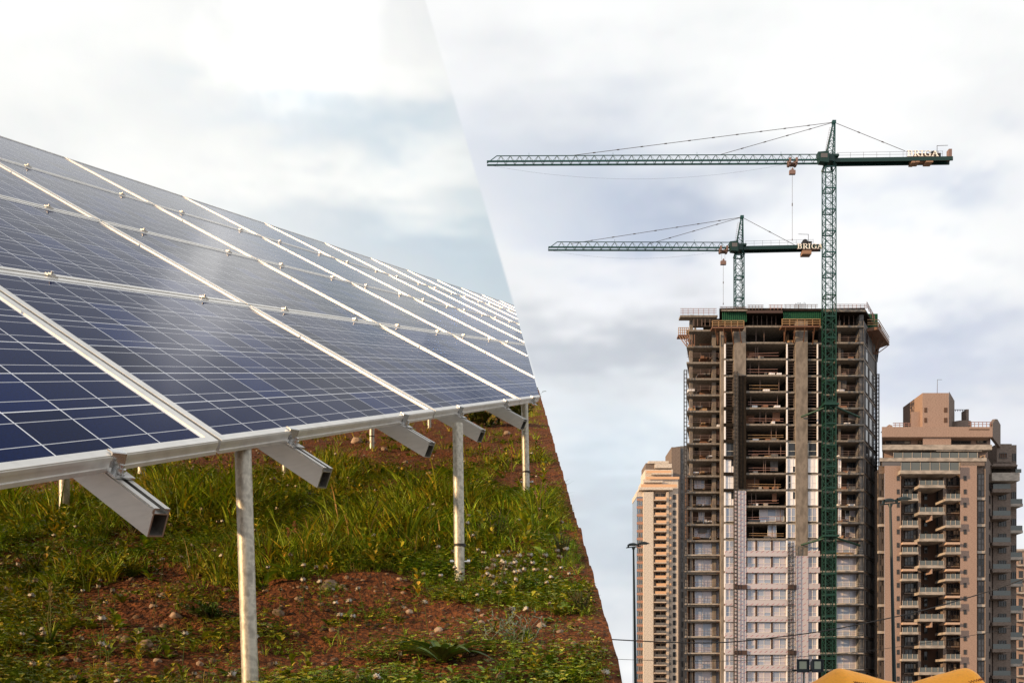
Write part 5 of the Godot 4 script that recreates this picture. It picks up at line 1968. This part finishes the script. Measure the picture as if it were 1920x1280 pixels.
	for q in 9:
		var a := (cr + Vector3(0.4, 0.3, 0.75)).lerp(tail + Vector3(-2.0, 0.3, 0.75), q / 8.0)
		hr.bar(a, a + Vector3(0, 1.05, 0), 0.04, 0.04)
	put("handrail", hr.mesh(), M.cable, c)
	# winch house and mast lamp on the tail
	var wn := MB.new()
	wn.tube(tail + Vector3(-3.6, 0.95, -0.5), tail + Vector3(-3.6, 0.95, 0.5), 0.6, 0.6, 14)
	wn.box(tail + Vector3(-2.7, 0.7, 0), Vector3(1.0, 0.8, 1.0))
	put("winch", wn.mesh(), M.dark_steel, c)
	if up_dir > 0:
		var eb := MB.new()
		eb.box(tail + Vector3(-0.35, 0.95, 0), Vector3(0.6, 1.9, 1.0))
		put("control_box", eb.mesh(), M.crane_rust, c)
	var lp := MB.new()
	lp.bar(tail + Vector3(-2.9, 0.4, 0.4), tail + Vector3(-2.9, 2.6, 0.4), 0.07, 0.07)
	lp.bar(tail + Vector3(-2.9, 2.55, 0.4), tail + Vector3(-2.9 + 2.1 * up_dir, 2.62, 0.4), 0.06, 0.06)
	put("davit", lp.mesh(), M.dark_steel, c)
	# pendant lines with their couplings
	for q in pend:
		var e: Vector3 = L.call(q[0], q[1])
		var ln := MB.new()
		ln.tube(ax, e, 0.05, 0.05, 5, false)
		var m := int((e - ax).length() / 4.5)
		for i in range(1, m):
			var a := ax.lerp(e, float(i) / m)
			var b := ax.lerp(e, float(i) / m + 0.5 / (e - ax).length())
			ln.tube(a, b, 0.10, 0.10, 5)
		put("pendant_line", ln.mesh(), M.cable, c)
	# sagging rope below the jib
	var rp := MB.new()
	var prev := tip2 + Vector3(0, -0.3, 0)
	var end: Vector3 = L.call(u_trolley - 4.0, v_jib + 3.0)
	for q in 24:
		var f := (q + 1.0) / 24.0
		var p := (tip2 + Vector3(0, -0.3, 0)).lerp(end, f) + Vector3(0, -4.0 * f * (1.0 - f) * (2.9 if up_dir > 0 else 1.7), 0)
		rp.tube(prev, p, 0.013, 0.013, 4, false)
		prev = p
	put("hoist_rope", rp.mesh(), M.cable, c)
	# trolley, hook block, hook rope
	var tr := MB.new()
	var tc: Vector3 = L.call(u_trolley, v_jib)
	for x in [-0.65, 0.65]:
		tr.box(tc + Vector3(x, -0.1, 0), Vector3(0.36, 0.95, 1.7))
		tr.tube(tc + Vector3(x, -0.6, -0.5), tc + Vector3(x, -0.6, 0.5), 0.28, 0.28, 10)
	tr.box(tc + Vector3(0, -0.55, 0), Vector3(1.7, 0.16, 1.3))
	put("trolley", tr.mesh(), M.crane_rust, c)
	var bl: Vector3 = tc + Vector3(0, -2.1 if up_dir > 0 else -2.9, 0)
	var hb := MB.new()
	hb.box(bl, Vector3(1.15, 0.75, 0.5))
	hb.block([bl + Vector3(-0.25, 0.38, -0.2), bl + Vector3(0.25, 0.38, -0.2), bl + Vector3(0.1, 0.85, -0.2), bl + Vector3(-0.1, 0.85, -0.2), bl + Vector3(-0.25, 0.38, 0.2), bl + Vector3(0.25, 0.38, 0.2), bl + Vector3(0.1, 0.85, 0.2), bl + Vector3(-0.1, 0.85, 0.2)])
	for x in [-0.35, 0.35]:
		hb.tube(bl + Vector3(x, 0.4, 0), Vector3(bl.x + x, tc.y - 0.6, 0), 0.025, 0.025, 4, false)
	put("hook_block", hb.mesh(), M.crane_rust, c)
	var hk := MB.new()
	var he: Vector3 = L.call(u_trolley, v_hook)
	hk.tube(bl, he, 0.035, 0.035, 5, false)
	hk.tube(bl.lerp(he, 0.45), bl.lerp(he, 0.49), 0.1, 0.1, 6)
	hk.tube(he, he + Vector3(0, 0.35, 0), 0.1, 0.08, 6)
	put("hook_line", hk.mesh(), M.cable, c)
	# counterweights
	for q in weights:
		var a: Vector3 = L.call(q[0], q[2])
		var b: Vector3 = L.call(q[1], q[3])
		var wt := MB.new()
		wt.box((a + b) / 2.0, Vector3(absf(b.x - a.x), absf(b.y - a.y), 1.5))
		put("counterweight", wt.mesh(), M.weight, c)
	# name in white letters on the counter-jib, with the rusty frame behind
	var la: Vector3 = L.call(letters[0], letters[2], 0.9)
	var lb: Vector3 = L.call(letters[1], letters[3], 0.9)
	var fr := MB.new()
	for q in 2:
		fr.bar(Vector3(la.x, la.y - 0.06 - (la.y - lb.y - 0.12) * q, 0.72), Vector3(lb.x, la.y - 0.06 - (la.y - lb.y - 0.12) * q, 0.72), 0.06, 0.06)
	for q in 9:
		var x := lerpf(la.x, lb.x, q / 8.0)
		fr.bar(Vector3(x, lb.y - 0.1, 0.72), Vector3(x, la.y, 0.72), 0.05, 0.05)
	var sg := put("sign_frame", fr.mesh(), M.crane_rust, c)
	var tm := TextMesh.new()
	var font := SystemFont.new()
	font.font_names = PackedStringArray(["Droid Serif"])
	tm.font = font
	tm.text = "BRIGA"
	tm.font_size = 32
	tm.pixel_size = 0.03
	tm.depth = 0.06
	var bb := tm.get_aabb()
	var tx := put("letters", tm, M.letter, sg)
	var sc := Vector3(absf(lb.x - la.x) / maxf(bb.size.x, 0.01), absf(la.y - lb.y) / maxf(bb.size.y, 0.01), 1)
	tx.scale = sc
	tx.position = Vector3((la.x + lb.x) / 2 - (bb.position.x + bb.size.x / 2) * sc.x, (la.y + lb.y) / 2 - (bb.position.y + bb.size.y / 2) * sc.y, 0.9)
	var dk := MB.new()
	dk.box(Vector3((la.x + lb.x) / 2 + 0.4, (la.y + lb.y) / 2 - 0.15, 0.1), Vector3(absf(lb.x - la.x) * 0.6, absf(la.y - lb.y) * 0.6, 1.0))
	put("ballast_block", dk.mesh(), M.crane_rust, c)


func build_cranes() -> void:
	crane("tall green tower crane standing in front of the concrete tower, the higher of the two", 176.0, 1555.0, 22.5, 1314.0, 316.0, 303.0, 913.0, 306.0, 1784.0, 1564.0, 229.0, 1486.0, 451.0, [[1352, 289.5], [1072, 291.5], [1698, 283]], [1698, 1757, 287.0, 298.0], [[1707, 1714, 301, 309], [1715, 1722, 301, 308], [1734, 1747, 301, 308], [1720, 1735, 301, 304]], 1.0)
	# its ties to the tower: green arms from the mast to the floors
	for v in [762.0, 1007.0]:
		var a := MB.new()
		var k := 176.0 / F
		var y: float = EYE + (HZ - v) * k
		a.tube(Vector3((1556 - CX) * k, y, -175.2), Vector3((1503 - CX) * k * 1.02, y - 0.9, -179.6), 0.22, 0.2, 8)
		a.tube(Vector3((1558 - CX) * k, y, -175.2), Vector3((1613 - CX) * k * 1.02, y - 1.0, -179.6), 0.22, 0.2, 8)
		a.box(Vector3((1555 - CX) * k, y + 0.1, -176), Vector3(2.9, 0.35, 2.9))
		var c := get_node("tower_crane") as Node3D
		put("mast_tie", a.mesh(), M.mast_green, c, -c.position)
	crane("lower green tower crane on the concrete tower's roof, partly behind the tall crane", 190.0, 1386.0, 18.0, 640.0, 480.0, 467.0, 1028.0, 466.0, 1541.0, 1391.5, 407.0, 1356.5, 571.0, [[1214, 458], [1072, 456.5], [1492, 460]], [1493, 1541, 460.5, 470.0], [[1503, 1520, 472, 479]], -1.0)


# ------------------------------------------------------------------ street things
func build_street() -> void:
	var lamp := func(u_top: float, u_base: float, v: float, d: float, label: String, right: float) -> void:
		var k := d / F
		var top := Vector3((u_top - CX) * k, EYE + (HZ - v) * k, -d)
		var foot := Vector3((u_base - CX) * k, 0, -d)
		var t := thing("street_lamp", foot, label, "street lamp", "tall twin-headed street lamps")
		var p := MB.new()
		p.tube(Vector3.ZERO, top - foot, 0.095, 0.05, 14)
		p.tube(Vector3.ZERO, Vector3(0, 0.5, 0), 0.14, 0.13, 14)
		put("pole", p.mesh(), M.lamp_paint, t)
		var a := MB.new()
		var c := top - foot
		a.bar(c + Vector3(-0.42, -0.02, 0), c + Vector3(0.42, 0.06, 0), 0.07, 0.05)
		a.tube(c + Vector3(0, -0.14, 0), c + Vector3(0, 0.0, 0), 0.06, 0.11, 10)
		put("arm", a.mesh(), M.lamp_paint, t)
		for q in [-1.0, 1.0]:
			var h := MB.new()
			var o := c + Vector3(-0.28 if q < 0 else 0.30, 0.1 if q < 0 else 0.16, 0)
			var len := 0.62
			var dir := Vector3(1.0, 0.06, 0.15 * q).normalized()
			# a streamlined head: rounded shell tapering to the tip
			var seg := 8
			for i in seg:
				var f0 := float(i) / seg
				var f1 := (i + 1.0) / seg
				for j in 8:
					var r := func(f: float, jj: int) -> Vector3:
						var ang := PI * jj / 8.0
						var ww := 0.19 * (0.62 + 0.38 * sin(PI * minf(f * 1.1, 1.0))) * (1.0 - 0.45 * maxf(f - 0.6, 0.0) / 0.4)
						var hh := 0.15 * (0.75 + 0.35 * sin(PI * f)) * (1.0 - 0.85 * pow(f, 3.0))
						return o + dir * len * f + Vector3(0, hh * sin(ang), ww * cos(ang))
					var v00: Vector3 = r.call(f0, j)
					var v01: Vector3 = r.call(f0, j + 1)
					var v10: Vector3 = r.call(f1, j)
					var v11: Vector3 = r.call(f1, j + 1)
					var nn := (v00 + v11) / 2.0 - (o + dir * len * (f0 + f1) / 2.0)
					nn = nn.normalized()
					h.quad(v00, v10, v11, v01, nn)
				h.quad(r_at(o, dir, len, f0, -1), r_at(o, dir, len, f1, -1), r_at(o, dir, len, f1, 1), r_at(o, dir, len, f0, 1), Vector3.DOWN)
			h.box(o + Vector3(-0.02, -0.02, 0), Vector3(0.09, 0.16, 0.1))
			var hd := put("lamp_head", h.mesh(), M.lamp_paint, t)
			var l := MB.new()
			l.box(o + dir * len * 0.5 + Vector3(0, -0.008, 0), Vector3(0.34, 0.012, 0.22))
			put("lens", l.mesh(), M.lamp_lens, hd)
	lamp.call(1188.0, 1193.0, 1026.0, 52.0, "dark twin-headed street lamp in front of the slim distant tower", 0.0)
	lamp.call(1670.0, 1679.5, 945.0, 40.0, "dark twin-headed street lamp in front of the pinkish apartment house", 0.0)
	# twin floodlights
	var d := 30.0
	var k := d / F
	var foot := Vector3((1508.0 - CX) * k, 0, -d)
	var t := thing("floodlight_pole", foot, "pair of dark square floodlights on a short pole before the concrete tower", "floodlight")
	var p := MB.new()
	p.tube(Vector3.ZERO, Vector3(0, EYE + (HZ - 1256) * k, 0), 0.04, 0.04, 10)
	put("pole", p.mesh(), M.steel_pole, t)
	var bar := MB.new()
	bar.bar(Vector3(-0.38, EYE + (HZ - 1256) * k, -0.05), Vector3(0.45, EYE + (HZ - 1256) * k, -0.05), 0.05, 0.05)
	put("cross_bar", bar.mesh(), M.flood_paint, t)
	for q in [[1505.0, -0.12], [1530.5, 0.2]]:
		var c := Vector3((q[0] - CX) * k, EYE + (HZ - 1248) * k, -d) - foot
		var turn := Basis(Vector3.UP, q[1])
		var pts := []
		for e in [[0.17, 0.20, 0.10], [0.12, 0.13, -0.16]]:
			for f in [[-1, -1], [1, -1], [1, 1], [-1, 1]]:
				pts.append(c + turn * Vector3(e[0] * f[0], e[1] * f[1], e[2]))
		var b := MB.new()
		b.block(pts)
		for f in [[-0.185, 0.0, 0.03, 0.42], [0.185, 0.0, 0.03, 0.42]]:
			b.bar(c + turn * Vector3(f[0], -0.21, 0.11), c + turn * Vector3(f[0], 0.21, 0.11), 0.03, 0.06)
		for y in [-0.205, 0.205]:
			b.bar(c + turn * Vector3(-0.2, y, 0.112), c + turn * Vector3(0.2, y, 0.112), 0.06, 0.03)
		var hd := put("lamp_head", b.mesh(), M.flood_paint, t)
		var l := MB.new()
		var lp := []
		for zz in [0.101, 0.106]:
			for f in [[-1, -1], [1, -1], [1, 1], [-1, 1]]:
				lp.append(c + turn * Vector3(0.115 * f[0], 0.125 * f[1] + 0.02, zz))
		l.block(lp)
		put("lens", l.mesh(), M.flood_lens, hd)
	canopy([[1440, 1330], [1490, 1297], [1523, 1279], [1545, 1266], [1560, 1257], [1568, 1253.6], [1575, 1252.6], [1586, 1254.6], [1610, 1260.5], [1650, 1272], [1680, 1279.5], [1730, 1293], [1780, 1312]], 20.0, "yellow fabric canopy with a peaked ridge at the bottom edge, the left one", [[1584, 1277.5, 1616, 1281]])
	canopy([[1660, 1302], [1690, 1288], [1712, 1279], [1740, 1270], [1770, 1261.5], [1795, 1254.4], [1808, 1252.0], [1817, 1253.4], [1826, 1260], [1834, 1271], [1841, 1283], [1850, 1312]], 21.5, "yellow fabric canopy with a rounded corner at the bottom edge, the right one", [[1795, 1277, 1838, 1268]])
	# overhead cables that cross in front of the buildings
	var cable := func(pts: Array, dd: float, r: float, label: String) -> void:
		var kk := dd / F
		var b := MB.new()
		var o := Vector3((pts[0][0] - CX) * kk, EYE + (HZ - pts[0][1]) * kk, -dd)
		var c3 := Curve3D.new()
		for e in pts:
			c3.add_point(Vector3((e[0] - CX) * kk, EYE + (HZ - e[1]) * kk, -dd) - o)
		for i in range(1, pts.size() - 1):
			var tan := (c3.get_point_position(i + 1) - c3.get_point_position(i - 1)) / 6.0
			c3.set_point_in(i, -tan)
			c3.set_point_out(i, tan)
		var l := c3.get_baked_points()
		var prev := l[0]
		for i in range(1, l.size()):
			if i % 4 == 0 or i == l.size() - 1:
				b.tube(prev, l[i], r, r, 6, false)
				prev = l[i]
		tag(put("overhead_cable", b.mesh(), M.dark_steel, self, o), label, "cable", "cables across the street")
	cable.call([[900, 1186], [1100, 1196], [1260, 1204], [1358, 1204], [1460, 1194], [1560, 1180], [1680, 1156], [1727, 1145], [1830, 1116], [1920, 1085], [2100, 1010]], 46.0, 0.032, "thicker black cable sagging across the front of the buildings")
	cable.call([[900, 1226], [1100, 1233], [1200, 1237], [1358, 1239], [1540, 1228], [1665, 1215], [1805, 1194], [1920, 1172], [2100, 1130]], 47.0, 0.014, "thinner lower cable sagging across the front of the buildings")


func r_at(o: Vector3, dir: Vector3, len: float, f: float, sg: int) -> Vector3:
	var ww := 0.19 * (0.62 + 0.38 * sin(PI * minf(f * 1.1, 1.0))) * (1.0 - 0.45 * maxf(f - 0.6, 0.0) / 0.4)
	return o + dir * len * f + Vector3(0, 0, ww * sg)


func canopy(profile: Array, d: float, label: String, seams: Array) -> void:
	# a taut fabric skin over a ridge: the profile runs along x, and falls away to the front and the back
	var k := d / F
	var o := Vector3((profile[profile.size() / 2][0] - CX) * k, 0, -d)
	var t := thing("yellow_canopy", o, label, "canopy", "yellow canopies")
	var c := Curve2D.new()
	for e in profile:
		c.add_point(Vector2((e[0] - CX) * k, EYE + (HZ - e[1]) * k))
	for i in range(1, profile.size() - 1):
		var tan := (c.get_point_position(i + 1) - c.get_point_position(i - 1)) / 6.0
		c.set_point_in(i, -tan)
		c.set_point_out(i, tan)
	c.bake_interval = 0.04
	var pr := c.get_baked_points()
	var depth := 1.6
	var st := SurfaceTool.new()
	st.begin(Mesh.PRIMITIVE_TRIANGLES)
	st.set_smooth_group(0)
	var nz := 14
	var grid := []
	for i in pr.size():
		var row := []
		for j in nz + 1:
			var f := j / float(nz) * 2.0 - 1.0
			var z := f * depth / 2.0
			var y := pr[i].y - 0.55 * pow(absf(f), 1.7) + fine.get_noise_2d(pr[i].x * 0.9, z * 1.4 + d) * 0.012
			row.append(Vector3(pr[i].x, y, -d - z) - o)
		grid.append(row)
	for i in pr.size() - 1:
		for j in nz:
			var a: Vector3 = grid[i][j]
			var b: Vector3 = grid[i + 1][j]
			var e: Vector3 = grid[i + 1][j + 1]
			var g: Vector3 = grid[i][j + 1]
			if (b - a).cross(e - a).y > 0.0:
				for p in [a, e, b, a, g, e]:
					st.add_vertex(p)
			else:
				for p in [a, b, e, a, e, g]:
					st.add_vertex(p)
	st.index()
	st.generate_normals()
	put("fabric", st.commit(), M.yellow_fabric, t)
	for s in seams:
		var b := MB.new()
		var prev := Vector3.ZERO
		for i in 18:
			var f := i / 17.0
			var u: float = lerpf(s[0], s[2], f)
			var v: float = lerpf(s[1], s[3], f)
			# find the skin at that place on its camera side
			var x := (u - CX) * k
			var y0 := 0.0
			for q in pr.size() - 1:
				if pr[q].x <= x and pr[q + 1].x >= x:
					y0 = pr[q].y
			var y: float = EYE + (HZ - v) * k - (0.05 if i % 2 else 0.0)
			var fz := pow(maxf(y0 - y, 0.0) / 0.55, 1.0 / 1.7)
			var p := Vector3(x, y, -d + fz * depth / 2.0 + 0.004) - o
			if i > 0:
				b.tube(prev, p, 0.008, 0.008, 5, false)
			prev = p
		put("seam_stitching", b.mesh(), M.stitch, t)
	for e in [0.15, 0.5, 0.85]:
		var q := pr[int(e * (pr.size() - 1))]
		var b := MB.new()
		b.tube(Vector3(q.x, 0, -d) - o, Vector3(q.x, q.y - 0.04, -d) - o, 0.03, 0.03, 10)
		put("support_pole", b.mesh(), M.steel_pole, t)
